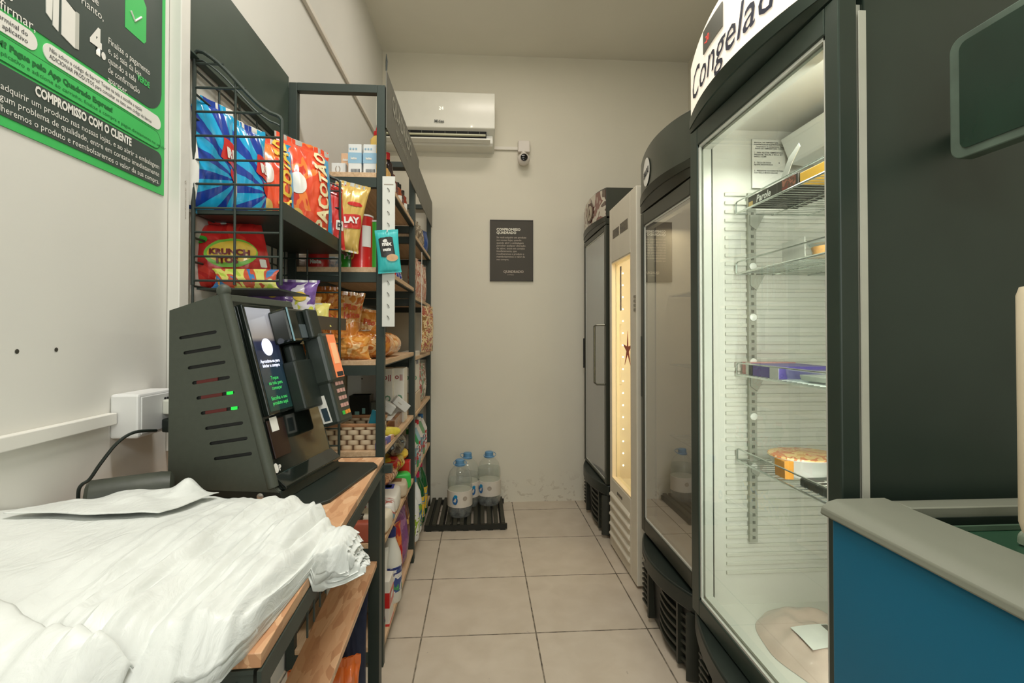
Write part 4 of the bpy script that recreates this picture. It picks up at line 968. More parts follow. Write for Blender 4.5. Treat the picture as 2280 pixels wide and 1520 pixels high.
def pouch(label, cat, pos, w, h, d, m, yaw=0, tilt=0, roll=0, seed=0, name='snack_bag', group=None, nu=34, nv=40, prints=(), back=None, **kw):
    """soft pillow pack standing at pos; prints = list of (text, size, x, z, colour material, kwargs)"""
    o = thing(name, label, cat, pos, (radians(tilt), radians(roll), radians(yaw)), group)
    fn = bagsurf(w, h, d, seed, **kw)
    m_ = MB(); n = nu
    v = []; 
    for j in range(nv):
        for i in range(nu): v.append(fn(-1 + 2 * i / (nu - 1), j / (nv - 1), 1))
    nf = len(v)
    for j in range(nv):
        for i in range(1, nu - 1): v.append(fn(-1 + 2 * i / (nu - 1), j / (nv - 1), -1))
    F = lambda i, j: j * nu + i
    B = lambda i, j: F(i, j) if i in (0, nu - 1) else nf + j * (nu - 2) + i - 1
    f1_ = [(F(i, j), F(i + 1, j), F(i + 1, j + 1), F(i, j + 1)) for j in range(nv - 1) for i in range(nu - 1)]
    f2_ = [(B(i, j), B(i, j + 1), B(i + 1, j + 1), B(i + 1, j)) for j in range(nv - 1) for i in range(nu - 1)]
    m_.add(v, f1_, 0); m_.f += f2_; m_.m += [1 if back else 0] * len(f2_)
    b_ = m_.build('film', [m, back] if back else m, o, smooth=True)
    def on(x, z, lift=.0016):
        xx = max(-.98, min(.98, x / (w / 2 * (1 - .10)))); t = max(0, min(1, z / h)); p = fn(xx, t, 1); return p + Vector((0, -lift, 0))
    for pr in prints:
        tx, size, x0_, z0_, tm = pr[:5]; opt = pr[5] if len(pr) > 5 else {}
        rot = opt.get('rot', 0); c, s = cos(radians(rot)), sin(radians(rot)); lift = opt.get('lift', .0020)
        if tx == 'PATCH':   # ellipse or rectangle patch
            a, b2 = size; N = 9; M = 26
            vv = []
            for r_ in range(N + 1):
                for q in range(M):
                    an = 2 * pi * q / M; R_ = r_ / N
                    px_, pz_ = cos(an), sin(an)
                    if opt.get('rect'): mm = max(abs(px_), abs(pz_)) or 1; px_, pz_ = px_ / mm, pz_ / mm
                    dx_, dz_ = a * R_ * px_, b2 * R_ * pz_
                    vv.append(on(x0_ + dx_ * c - dz_ * s, z0_ + dx_ * s + dz_ * c, lift))
            ff = [(r_ * M + q, r_ * M + (q + 1) % M, (r_ + 1) * M + (q + 1) % M, (r_ + 1) * M + q) for r_ in range(N) for q in range(M)]
            MB().add(vv, ff).build(opt.get('name', 'printed_patch'), tm, o, smooth=True)
        else:
            text(tx, size, lambda x, y, z=0: on(x0_ + x * c - y * s, z0_ + x * s + y * c, lift + .001), tm, o, 'printed_lettering', bold=opt.get('bold', .001), align=opt.get('align', 'LEFT'), shear=opt.get('shear', 0), spacing=opt.get('sp', 1))
    return o
def carton(label, cat, pos, w, d, h, mats, yaw=0, name='carton', group=None, gable=False, lab=None, tiltx=0, roll=0, prints=()):
    o = thing(name, label, cat, pos, (radians(tiltx), radians(roll), radians(yaw)), group)
    MB().box(-w / 2, w / 2, -d / 2, d / 2, 0, h).build('box', mats[0], o, bevel=min(.003, w * .04))
    if lab:
        for (za, zb_, mi) in lab:
            MB().box(-w / 2 - .0006, w / 2 + .0006, -d / 2 - .0006, d / 2 + .0006, za * h, zb_ * h).build('printed_band', mats[mi], o)
    for (tx, size, x0_, z0_, tm, face) in prints:
        if face == 'front': f_ = plane((x0_, -d / 2 - .0014, z0_), (1, 0, 0), (0, 0, 1))
        elif face == 'right': f_ = plane((w / 2 + .0014, x0_, z0_), (0, 1, 0), (0, 0, 1))
        elif face == 'top': f_ = plane((x0_, z0_, h + .0012), (1, 0, 0), (0, 1, 0))
        text(tx, size, f_, tm, o, 'printed_lettering', bold=.0006)
    return o
def bottle(label, cat, pos, prof, m, capprof, capm, lab=None, name='bottle', group=None, sy=1, yaw=0, lobes=0, la=0, n=20, tilt=(0, 0)):
    o = thing(name, label, cat, pos, (radians(tilt[0]), radians(tilt[1]), radians(yaw)), group)
    MB().lathe(prof, n, sy=sy, lobes=lobes, la=la).build('body', m, o, smooth=True)
    MB().lathe(capprof, 16).build('cap', capm, o, smooth=True)
    if lab:
        for (pr, lm) in lab: MB().lathe(pr, n, sy=sy).build('label', lm, o, smooth=True)
    return o
G = lambda *a, **k_: mat(*a, **k_)
RED = mat('pack_red', (206, 44, 40), .3, 0, .06, 14, coat=.3); ORR = mat('pack_orange_red', (232, 82, 52), .28, 0, .05, 10, coat=.4)
YEL = mat('pack_yellow', (232, 196, 70), .35, 0, .05, coat=.3); GRNP = mat('pack_green', (60, 176, 50), .35, 0, .05, coat=.3)
CYA = mat('pack_cyan', (20, 150, 200), .3, 0, .05, coat=.3); WHP = mat('pack_white', (232, 230, 222), .35, 0, .03, coat=.2); BRN = mat('pack_brown', (92, 56, 38), .5, 0, .1)
SILV = mat('silver_film', (205, 206, 200), .28, .35, .06, 20); GOLD = mat('pack_gold', (216, 180, 96), .32, .1, .08, 16, coat=.3); PUR = mat('pack_purple', (118, 84, 158), .35, 0, .05, coat=.3)
CREAM = mat('pack_cream', (240, 226, 178), .4, 0, 0); BLUEP = mat('pack_blue', (30, 60, 160), .35, 0, .05, coat=.3); TEAL = mat('pack_teal', (58, 190, 190), .4, 0, .03)
# ---- blue crisps bags: rays printed round a centre
k = NT('ray_print'); sx = k.add('ShaderNodeSeparateXYZ'); k.link(k.obj(), sx.inputs[0])
xx = k.math('SUBTRACT', sx.outputs[0], .055); zz_ = k.math('SUBTRACT', sx.outputs[2], .10)
an = k.math('ARCTAN2', zz_, xx); st = k.math('SINE', k.math('MULTIPLY', an, 13.0))
k.link(k.mix(k.math('GREATER_THAN', st, -.1), lin((24, 62, 158)), lin((30, 168, 218))), k.b.inputs['Base Color'])
k.b.inputs['Roughness'].default_value = .22; k.b.inputs['Coat Weight'].default_value = .4; RAYS = k.m
TR = 1.4290
def onshelf(u, y, z): p = atY(u, 600, y); return (p.x, y, z)
for i, (u, y, lab_, sd) in enumerate(((466, 1.225, 'blue ray-printed crisps bag leaning at the near end of the top rack tray', 2), (546, 1.335, 'second blue ray-printed crisps bag, between the first one and the orange bags', 5))):
    p = onshelf(u, y, TR)
    pouch(lab_, 'snack bag', (p[0] + .004, y, TR), .150, .290 if i == 0 else .280, .062, RAYS, yaw=66, tilt=-3, seed=sd, group='blue crisps bags on the rack', back=WHP, slump=-.04,
          prints=[('PATCH', (.013, .125), -.060, .140, WHP, {'rect': 1, 'name': 'white_edge'}), ('PATCH', (.026, .030), .040, .165, RED, {'rect': 1, 'name': 'logo_patch', 'rot': -15}), ('RUFFLES', .034, .024, .150, WHP, {'rot': 0, 'bold': .002, 'lift': .0035}), ('PATCH', (.012, .020), .048, .108, RED, {'rot': 30})])
for i, (u, y, lab_, sd, w_) in enumerate(((612, 1.42, 'orange-red snack bag lettered PACOTAO, half hidden by the rack upright', 8, .14), (690, 1.53, 'large orange-red snack bag lettered PACOTAO with a blue edge on the top rack tray', 11, .19))):
    p = onshelf(u, y, TR)
    fm = printm('pacotao_print%d' % i, [(232, 84, 52), (236, 90, 58), (228, 80, 50), (240, 130, 60), (214, 66, 50)], 9, .25, seed=i)
    pouch(lab_, 'snack bag', (p[0] - .006, y, TR), w_, .320 if i else .285, .10, fm, yaw=54, tilt=-8, roll=2, seed=sd, group='orange snack bags on the rack', back=SILV,
          prints=[('PATCH', (.016, .135), w_ * .36, .15, CYA, {'rect': 1, 'name': 'blue_stripe'}), ('PATCH', (.024, .034), -w_ * .28, .16, WHP, {'name': 'picture_patch'}), ('PATCH', (.020, .028), -w_ * .30, .055, GOLD, {'name': 'picture_patch'}),
                  ('PACOTÃO', .054, w_ * .20, .030, CREAM if i else YEL, {'rot': 86, 'bold': .0022, 'lift': .004, 'sp': 1.02})])
p = onshelf(640, 1.60, TR)
pouch('blue snack bag standing behind the large orange bag', 'snack bag', (-.575, 1.625, TR), .13, .215, .05, CYA, yaw=30, tilt=-6, seed=15, back=SILV)
pouch('red snack bag between the large orange bag and the gold one', 'snack bag', onshelf(738, 1.65, TR), .085, .225, .05, RED, yaw=20, tilt=-6, roll=2, seed=18, back=SILV, prints=[('PATCH', (.012, .016), .022, .075, WHP, {'rect': 1}), ('D', .02, .014, .068, INK, {'lift': .004})])
pouch('gold crisps bag leaning out at the far end of the top rack tray', 'snack bag', (onshelf(758, 1.68, TR)[0], 1.68, TR), .115, .235, .052, GOLD, yaw=14, tilt=-2, roll=10, seed=23, back=SILV, crease=1.5,
      prints=[('PATCH', (.030, .024), .020, .100, RED, {'rect': 1, 'rot': 15, 'name': 'logo_patch'}), ('LAY', .027, -.004, .088, WHP, {'rot': 15, 'bold': .0016, 'lift': .004}), ('PATCH', (.024, .008), .018, .160, RED, {'rot': 5})])
# ---- middle rack tray
TM = 1.2562
p = onshelf(500, 1.245, TM)
RB = printm('red_mix_print', [(206, 48, 44), (196, 40, 38), (214, 60, 48), (226, 110, 60)], 8, .25)
pouch('big red snack bag with a yellow and green emblem on the middle rack tray', 'snack bag', (p[0] + .012, 1.255, TM + .006), .190, .172, .085, RB, yaw=16, tilt=-6, roll=-8, seed=31, back=SILV, crease=1.3, slump=-.06, pinch=.02,
      prints=[('PATCH', (.052, .036), .016, .078, mat('pack_lime', (130, 200, 70), .4), {'name': 'emblem_outer'}), ('PATCH', (.048, .027), .018, .080, YEL, {'name': 'emblem', 'lift': .0028}), ('KRUNCH', .019, -.026, .078, mat('lettering_maroon', (120, 40, 40), .4), {'rot': -8, 'bold': .0012, 'lift': .0038}),
              ('ITOS', .020, -.016, .056, mat('lettering_maroon', (120, 40, 40)), {'rot': -8, 'bold': .0012, 'lift': .0038}), ('PATCH', (.014, .010), -.038, .118, GRNP, {}), ('PATCH', (.050, .014), .024, .022, printm('chips_print', [(232, 180, 90), (214, 80, 60), (240, 210, 150)], 60), {'name': 'chips_picture'}), ('PATCH', (.006, .010), .074, .050, WHP, {'rect': 1})])
pouch('green and yellow snack bag lying in front of the red one, just above the kiosk', 'snack bag', (-.552, 1.196, TM + .001), .15, .046, .018, printm('lime_print', [(190, 216, 80), (230, 226, 120), (210, 90, 60), (70, 130, 190), (236, 160, 70)], 16, .3), yaw=4, tilt=-6, seed=34, crease=.8)
p = onshelf(624, 1.33, 1.2)
PP = printm('purple_print', [(118, 84, 158), (128, 94, 168), (110, 76, 150), (226, 220, 230), (210, 214, 80)], 13, .3)
pouch('purple snack bag with yellow marks on the middle rack tray, beside the kiosk top', 'snack bag', (-.560, 1.425, 1.1722), .20, .135, .075, PP, yaw=14, tilt=-8, seed=38, back=SILV, crease=1.2,
      prints=[('TAKS', .03, .01, .045, WHP, {'bold': .001, 'rot': -20}), ('PATCH', (.018, .014), .05, .08, YEL, {}), ('PATCH', (.014, .012), -.02, .085, YEL, {})])
pouch('yellow snack bag with a brown picture on the middle rack tray', 'snack bag', (-.515, 1.53, 1.1722), .12, .075, .05, printm('yellow_print', [(226, 214, 110), (232, 222, 130), (220, 206, 100)], 14, .35), yaw=24, tilt=-14, seed=41, back=SILV,
      prints=[('PATCH', (.018, .014), -.004, .044, BRN, {'name': 'cookie_picture'}), ('PATCH', (.011, .008), -.004, .044, mat('pack_tan', (196, 140, 104), .5), {'lift': .003})])
pouch('small amber snack bag behind the yellow one on the middle rack tray', 'snack bag', (-.565, 1.62, 1.1722), .11, .10, .045, printm('amber_print', [(226, 170, 90), (240, 196, 120), (200, 120, 60)], 14, .35), yaw=24, tilt=-8, seed=43)
# lowest rack tray: cake packs and a red tomato-like pack
pouch('cake pack with a yellow wrapper on the lowest rack tray', 'cake pack', (-.555, 1.62, .9092), .14, .115, .06, printm('cake_print', [(214, 170, 70), (236, 214, 150), (150, 60, 40), (226, 190, 100)], 18, .3), yaw=14, tilt=-6, seed=45, name='cake_pack')
pouch('brown and cream cake pack behind the kiosk on the lowest rack tray', 'cake pack', (-.575, 1.53, .9092), .13, .13, .05, printm('cake_print2', [(110, 60, 40), (230, 214, 180), (196, 130, 70)], 18, .3), yaw=10, tilt=-3, seed=46, name='cake_pack')
pouch('small red and orange packet leaning at the front end of the lowest rack tray', 'packet', (-.485, 1.665, .9092), .05, .06, .018, printm('red_orange', [(206, 50, 40), (236, 130, 60), (200, 40, 40)], 40, .3), yaw=30, roll=-16, seed=47, name='snack_packet')

# ---- clip strip with the hanging teal pouch
cs = thing('clip_strip', 'white plastic clip strip hanging from the shelving frame', 'display strip', (XF1 + .016, 1.728, .0))
pa, pb = atY(850, 392, 1.722), atY(880, 727, 1.722)
xm = (pa.x + pb.x) / 2; 
MB().box(xm - .0215, xm + .0215, 1.7215, 1.7235, pb.z, pa.z).build('strip', mat('strip_white', (226, 226, 218), .4, 0, .01), cs, True, .0006)
m_ = MB()
for i in range(12):
    z = pa.z - .045 - i * .040; m_.tube([(xm - .004, 1.7208, z + .004), (xm + .002, 1.716, z - .002), (xm + .003, 1.7205, z - .008)], .0011, 5)
m_.build('clips', mat('clip_grey', (90, 88, 80), .5), cs, True)
MB().box(xm - .016, xm + .016, 1.7208, 1.7214, pa.z - .030, pa.z - .027).build('printed_line', SG2, cs, True)
pt_ = atY(868, 512, 1.712)
pc = pouch('teal snack pouch with a black picture panel hanging from the clip strip', 'snack pouch', (pt_.x + .002, 1.706, atY(868, 607, 1.7).z), .078, .148, .022, TEAL, yaw=6, roll=-5, seed=51, name='snack_pouch', crease=.8, pinch=.05,
      prints=[('PATCH', (.022, .034), -.002, .088, mat('panel_black', (40, 38, 34), .4), {'rect': 1, 'rot': 4, 'name': 'picture_panel'}), ('PATCH', (.018, .012), .012, .050, mat('nut_tan', (214, 172, 130), .5), {'lift': .0032, 'name': 'nuts_picture'}), ('mix', .019, -.016, .092, WHP, {'lift': .0036}), ('nuts', .014, -.014, .074, WHP, {'lift': .0036}), ('PATCH', (.007, .006), -.006, .109, WHP, {'lift': .0034})])
MB().tube([(-.004, .014, .140), (-.002, .008, .150), (.004, -.004, .146), (.002, -.006, .138)], .002, 6).build('hook_tab', WHP, pc)

# ---- nearer unit, top shelf (z 1.713): cartons and bottles
Z1, Z2, Z3, Z4, Z5, Z6 = LV1
def sx_at(u, y): return atY(u, 600, y).x
LBL = mat('carton_blue', (150, 190, 214), .5, 0, .03); LBW = mat('carton_white', (226, 228, 226), .5, 0, .02); PEA = mat('carton_peach', (226, 182, 144), .5, 0, .03)
for u, lab_ in ((793, 'left of two pale blue cartons on the top shelf'), (826, 'right of two pale blue cartons on the top shelf')):
    carton(lab_, 'carton', (sx_at(u, 1.80), 1.80, Z1), .046, .05, .110, [LBW, LBL], name='milk_carton', lab=((.38, .72, 1),), group='pale blue cartons on the top shelf', prints=[('leite', .012, -.014, .055, WHP, 'front'), ('|||||||', .018, -.014, .008, INK, 'front'), ('o o o', .012, -.018, .090, LBL, 'front')])
carton('peach coloured carton behind the pale blue ones on the top shelf', 'carton', (sx_at(775, 1.86), 1.86, Z1), .040, .05, .098, [PEA, WHP], name='juice_carton', lab=((.45, .6, 0),), prints=[('nan', .014, -.014, .07, WHP, 'front')])
carton('small white carton at the left end of the top shelf', 'carton', (sx_at(757, 1.83), 1.83, Z1), .050, .05, .052, [LBW, LBW], name='small_carton', prints=[('( )', .022, -.012, .024, SG2, 'front')])
capred = mat('cap_red', (206, 36, 40), .35, 0, .03)
def sauce(label, x, y, z, h, r, body, cap, lab_, nozzle=True, name='sauce_bottle'):
    pr = [(.001, 0), (r * .92, .0), (r, h * .04), (r, h * .5), (r * .86, h * .62), (r * .9, h * .72), (r * .5, h * .80), (r * .45, h * .84)]
    cp_ = [(r * .5, h * .80), (r * .5, h * .88), (r * .28, h * .91), (r * .12, h), (.001, h)] if nozzle else [(r * .5, h * .82), (r * .5, h), (.001, h)]
    return bottle(label, 'bottle', (x, y, z), pr, body, cp_, cap, [([(r + .0008, h * .12), (r + .0008, h * .46)], lab_)], name=name, sy=.8)
sauce('yellow mustard bottle with a red pointed cap on the top shelf beside the clip strip', -.372, 1.80, Z1, .185, .030, mat('mustard', (230, 190, 100), .35), capred, mat('mustard', (230, 190, 100)))
sauce('dark sauce bottle with a red cap on the top shelf, behind the yellow one', -.375, 1.985, Z1, .155, .026, mat('sauce_dark', (50, 34, 32), .2), capred, mat('label_dark', (60, 40, 38), .4), False)
for j, (y, c) in enumerate(((2.06, (120, 44, 30)), (2.14, (90, 30, 24)), (2.22, (150, 70, 36)), (2.30, (60, 30, 24)), (2.37, (140, 50, 30)))):
    sauce(['first', 'second', 'third', 'fourth', 'fifth'][j] + ' brown sauce bottle from the front in the row along the top shelf', -.376 - .004 * (j % 2), y, Z1, .125 - .008 * (j % 3), .024, mat('sauce_%d' % j, c, .2), [mat('cap_black', (30, 28, 26), .4), WHP][j == 1], [WHP, printm('sauce_label', [(200, 190, 170), (120, 60, 40), (60, 40, 60)], 50)][j % 2], False)
carton('small amber box on the top shelf beside the dark sauce bottle', 'box', (-.366, 1.91, Z1), .03, .07, .06, [mat('box_amber', (224, 176, 96), .5)], name='seasoning_box')
for j in range(3): sauce(['ketchup bottle at the back left of the top shelf', 'ketchup bottle in the back middle of the top shelf', 'ketchup bottle at the back right of the top shelf'][j], -.52 + .05 * j, 2.35, Z1, .15, .026, RED, WHP, mat('mustard', (230, 190, 100)), False)
# ---- second shelf (z 1.382): tubes, can
def tube_can(label, u, y, z, r, h, m, lid, lettering=None, name='chips_tube', group=None, yaw=0):
    o = thing(name, label, 'tube', (sx_at(u, y), y, z), (0, 0, radians(yaw)), group)
    MB().lathe([(.001, 0), (r, 0), (r, h - .006), (.001, h - .006)], 28).build('tube', m, o, smooth=True)
    MB().lathe([(.001, h - .0058), (r + .0012, h - .0058), (r + .0012, h), (.001, h + .001)], 28).build('lid', lid, o, smooth=True)
    for (tx, s_, a0, z0_, tm, rot) in lettering or ():
        c, s = cos(radians(rot)), sin(radians(rot))
        text(tx, s_, lambda x, y_, q=0: Vector(((r + .001) * sin((a0 + (x * c - y_ * s)) / r), -(r + .001) * cos((a0 + (x * c - y_ * s)) / r), z0_ + x * s + y_ * c)), tm, o, 'printed_lettering', bold=.001)
    return o
tc = tube_can('tall red crisps tube with yellow lettering on the second shelf', 806, 1.80, Z2, .0385, .190, RED, WHP, [('CRISPS', .040, -.020, .03, YEL, 90)])
MB().add([Vector((.0392 * sin(a), -.0392 * cos(a), z)) for z in (.075, .150) for a in [(.25 + i * .12) for i in range(8)]], [(i, i + 1, 9 + i, 8 + i) for i in range(7)]).build('nutrition_label', PAPER, tc)
tube_can('bright green crisps tube right of the red tube, by the shelf post', 841, 1.83, Z2, .0385, .175, GRNP, WHP)
tube_can('bright green crisps tube mostly hidden left of the red tube', 778, 1.86, Z2, .0385, .165, GRNP, WHP, [('Pr', .03, -.01, .04, WHP, 0)])
cn = tube_can('low red tin with white markings on the second shelf, under the rack tray', 709, 1.80, Z2, .036, .060, RED, SILV, [('Mate', .020, -.02, .015, WHP, 0)], name='food_tin')
pouch('grey beige packet lying at the left of the second shelf', 'packet', (sx_at(660, 1.83), 1.83, Z2), .10, .052, .04, mat('beige_film', (150, 136, 122), .4, 0, .1), yaw=0, seed=61, name='food_packet')
pouch('white and blue packet between the tin and the green tube on the second shelf', 'packet', (sx_at(752, 1.84), 1.84, Z2), .075, .05, .03, printm('whiteblue', [(226, 226, 220), (170, 190, 200), (230, 230, 226)], 30), seed=62, name='food_packet')
pouch('blue packet standing behind the teal pouch on the second shelf', 'packet', (-.375, 1.97, Z2), .07, .125, .03, mat('pack_midblue', (40, 130, 176), .35, 0, .05), yaw=60, seed=63, name='food_packet', tilt=-4)
pouch('red packet beside the blue one on the second shelf', 'packet', (-.372, 2.09, Z2), .05, .085, .03, RED, yaw=60, seed=64, name='food_packet', prints=[('R', .02, -.008, .03, WHP)])
for j, y in enumerate((2.13, 2.21, 2.29)):
    pouch(['dark blue coffee packet nearest on the second shelf front', 'dark blue coffee packet in the middle of the second shelf front', 'dark blue coffee packet farthest on the second shelf front'][j], 'packet', (-.378, y + .02, Z2), .07, .055 + .01 * j, .035, printm('bluewhite', [(36, 60, 150), (30, 50, 140), (214, 206, 196), (200, 150, 120)], 26), yaw=70, seed=65 + j, name='food_packet', tilt=-18, group='dark blue packets on the second shelf')
# ---- third shelf (z 1.058): bread bags
BR = printm('bread_bag', [(222, 148, 66), (230, 164, 84), (214, 136, 56), (236, 190, 130), (200, 110, 44)], 12, .22, (1, 1, 1.4), 1.2, .5, .3)
BR2 = printm('bread_bag_dark', [(200, 118, 44), (216, 140, 60), (180, 96, 36), (226, 160, 84)], 14, .2, (1, 1, 1), 1.4, .5, .35, 3)
def px(u, v, y): return atY(u, v, y)
pouch('large bag of buns with an orange printed wrapper standing on the third shelf', 'bread bag', (sx_at(700, 1.80), 1.80, Z3), .175, .265, .11, BR2, yaw=4, tilt=-3, seed=71, name='bread_bag', crease=1.5, prints=[('PÃO', .05, .012, .135, mat('bread_print', (214, 90, 50), .4), {'lift': .003}), ('PATCH', (.05, .03), -.01, .16, mat('bread_white', (226, 206, 186), .4), {'lift': .0015})])
pouch('orange bag of bread standing to the right of the bag of buns', 'bread bag', (sx_at(755, 1.84), 1.84, Z3), .15, .250, .085, BR, yaw=12, tilt=-2, roll=4, seed=73, name='bread_bag', crease=1.6, prints=[('Pão de', .032, .004, .180, mat('bread_print', (214, 90, 50)), {'rot': 6}), ('leite', .032, .008, .150, mat('bread_print', (214, 90, 50)), {'rot': 6})])
pouch('narrow orange bread bag leaning behind, by the shelf middle', 'bread bag', (sx_at(808, 1.96), 1.96, Z3), .11, .19, .07, BR, yaw=20, roll=8, seed=75, name='bread_bag', crease=1.5, prints=[('PATCH', (.03, .02), .0, .09, mat('bread_white', (226, 206, 186)), {}), ('Pão', .03, -.02, .13, mat('bread_print', (214, 90, 50)), {})])
pouch('wide orange bag of bread rolls lying at the left front of the third shelf', 'bread bag', (sx_at(770, 1.79), 1.768, Z3 + .002), .19, .085, .085, BR, yaw=2, tilt=-8, seed=77, name='bread_bag', crease=1.6)
# loaves lying along the shelf front behind the post
def lying(label, cat, pos, L_, w_, h_, m, yaw, seed, name='bread_bag', prints=()):
    """long soft pack lying down"""
    o = thing(name, label, cat, pos, (0, 0, radians(yaw)))
    def fn(a, b):
        an = 2 * pi * b; t = a * 2 - 1; q = max(0, 1 - abs(t) ** 3.2) ** .5; n1 = noise.noise(Vector((a * 4 + seed, cos(an), sin(an) + seed)))
        n2 = noise.noise(Vector((a * 14 + seed, cos(an) * 3, sin(an) * 3)))
        r_ = q * (1 + .16 * n1 + .07 * n2) + .04
        z = h_ / 2 * (1 + sin(an) * r_ ) ; z = max(0.001 * (1 + cos(an)), z)
        return Vector((t * L_ / 2, cos(an) * w_ / 2 * r_, z if q > .3 else h_ * .25 + (z - h_ * .25) * .5))
    MB().grid(fn, 44, 26).build('film', m, o, smooth=True)
    for (dx_, dy_, rx, ry, mm_) in prints:
        v = []; M = 14
        for r_ in (0, .5, 1):
            for q in range(M):
                a = .5 + (dx_ + rx * r_ * cos(2 * pi * q / M)) / L_; b = dy_ + ry * r_ * sin(2 * pi * q / M); p_ = fn(a, b); c_ = Vector((p_.x, 0, h_ / 2)); v.append(p_ + (p_ - c_).normalized() * .0015)
        MB().add(v, [(r_ * M + q, r_ * M + (q + 1) % M, (r_ + 1) * M + (q + 1) % M, (r_ + 1) * M + q) for r_ in range(2) for q in range(M)]).build('printed_patch', mm_, o, smooth=True)
    return o
lying('orange bag of croissants lying along the front of the third shelf', 'bread bag', (-.395, 1.98, Z3), .36, .11, .095, BR, 83, 81, prints=[(-.06, .18 + .5, .02, .05, mat('bread_white', (226, 206, 186)))])
lying('orange bread bag lying nearest on the third shelf behind the post', 'bread bag', (-.415, 1.87, Z3 + .002), .16, .10, .10, BR2, 20, 83)
lying('brown loaf wrapper lying behind the croissant bag on the third shelf', 'bread bag', (-.50, 2.15, Z3), .30, .09, .13, mat('loaf_brown', (122, 64, 34), .3, 0, .2, 18, coat=.4), 84, 85)
# ---- fourth shelf (z .742): woven basket, tray, paper rolls, small packs
k = NT('woven_straw'); ob = k.obj(); sx = k.add('ShaderNodeSeparateXYZ'); k.link(ob, sx.inputs[0])
wx = k.math('ADD', sx.outputs[0], sx.outputs[1]); row = k.math('FLOOR', k.math('DIVIDE', sx.outputs[2], .0175))
wa = k.math('ABSOLUTE', k.math('SINE', k.math('ADD', k.math('MULTIPLY', wx, pi / .043), k.math('MULTIPLY', row, pi / 2))))
wb = k.math('ABSOLUTE', k.math('SINE', k.math('MULTIPLY', sx.outputs[2], pi / .0175)))
hh_ = k.math('MULTIPLY', k.math('POWER', wa, .6), k.math('POWER', wb, .15))
k.link(k.ramp(hh_, [(.30, lin((104, 74, 50))), (.62, lin((200, 174, 142))), (.9, lin((222, 202, 172)))]), k.b.inputs['Base Color'])
k.b.inputs['Roughness'].default_value = .7; k.bump(hh_, .8, .006); WEAVE = k.m
bk = thing('woven_basket', 'long woven straw basket on the fourth shelf', 'basket', (-.505, 1.87, Z4))
m_ = MB(); t = .008; bw, bd, bh = .27, .20, .085
m_.box(-bw / 2, bw / 2, -bd / 2, -bd / 2 + t, 0, bh).box(-bw / 2, bw / 2, bd / 2 - t, bd / 2, 0, bh).box(-bw / 2, -bw / 2 + t, -bd / 2 + t, bd / 2 - t, 0, bh).box(bw / 2 - t, bw / 2, -bd / 2 + t, bd / 2 - t, 0, bh).box(-bw / 2 + t, bw / 2 - t, -bd / 2 + t, bd / 2 - t, 0, .006)
m_.build('basket_body', WEAVE, bk, bevel=.002)
m_ = MB(); m_.tube([(-bw / 2, -bd / 2 + t / 2, bh), (bw / 2, -bd / 2 + t / 2, bh), (bw / 2, bd / 2 - t / 2, bh), (-bw / 2, bd / 2 - t / 2, bh)], .007, 8, closed=True); m_.build('rim', mat('rim_brown', (170, 122, 84), .6, 0, .1, 40), bk, smooth=True)
def slabpack(label, pos, w_, d_, h_, m, rot, cat='packet', name='chocolate_bar', group=None):
    o = thing(name, label, cat, pos, tuple(radians(a) for a in rot), group)
    MB().box(-w_ / 2, w_ / 2, -d_ / 2, d_ / 2, 0, h_).build('wrapper', m, o, bevel=.0015)
    MB().box(-w_ / 2 * .5, w_ / 2 * .5, -d_ / 2 * .9, d_ / 2 * .9, h_, h_ + .0006).build('printed_band', WHP, o)
    return o
zb_ = Z4 + .0065
slabpack('blue and white wafer pack standing up in the woven basket', (-.405, 1.83, zb_), .04, .016, .125, mat('pack_teal_dark', (40, 140, 160), .4), (0, 14, 0))
slabpack('white striped bar standing beside the blue wafer in the basket', (-.43, 1.855, zb_), .025, .012, .11, WHP, (0, 20, 0))
lying('white crinkled wafer packet lying in the left of the basket', 'packet', (-.575, 1.85, zb_), .11, .06, .09, printm('wafer_print', [(226, 214, 200), (190, 150, 120), (236, 226, 214), (120, 90, 110)], 26), 24, 91, 'wafer_packet')
lying('tan biscuit packet lying in the middle of the basket', 'packet', (-.49, 1.88, zb_), .10, .05, .07, printm('biscuit_print', [(206, 176, 140), (226, 206, 176), (180, 130, 90)], 22), -20, 92, 'biscuit_packet')
bt = thing('black_box', 'open black storage box with white bottles on the fourth shelf, behind the basket', 'box', (sx_at(806, 2.30), 2.30, Z4))
m_ = MB().box(-.045, .045, -.04, -.036, 0, .13).box(-.045, -.041, -.036, .04, 0, .13).box(.041, .045, -.036, .04, 0, .13).box(-.041, .041, .036, .04, 0, .13).box(-.041, .041, -.036, .036, 0, .004)
m_.build('box', mat('box_black', (26, 30, 26), .3, 0, .1), bt)
MB().box(-.02, .0, -.041, -.0395, .03, .06).box(.012, .026, -.041, -.0395, .05, .075).build('printed_patch', mat('patch_teal', (120, 170, 165), .4), bt)
tb = carton('grey transparent storage tub beside the black box on the fourth shelf', 'box', (sx_at(840, 2.33), 2.33, Z4), .065, .07, .095, [mat('tub_grey', (104, 108, 92), .4)], name='storage_tub')
carton('white box standing behind the black storage box on the fourth shelf', 'box', (sx_at(812, 2.44), 2.44, Z4), .15, .05, .24, [LBW], name='white_box', prints=[('.', .05, -.01, .19, INK, 'front')])
PT = printm('roll_pack_print', [(226, 222, 212), (232, 228, 220), (220, 214, 204), (150, 176, 156), (120, 90, 110)], 12, .35, coat=.2)
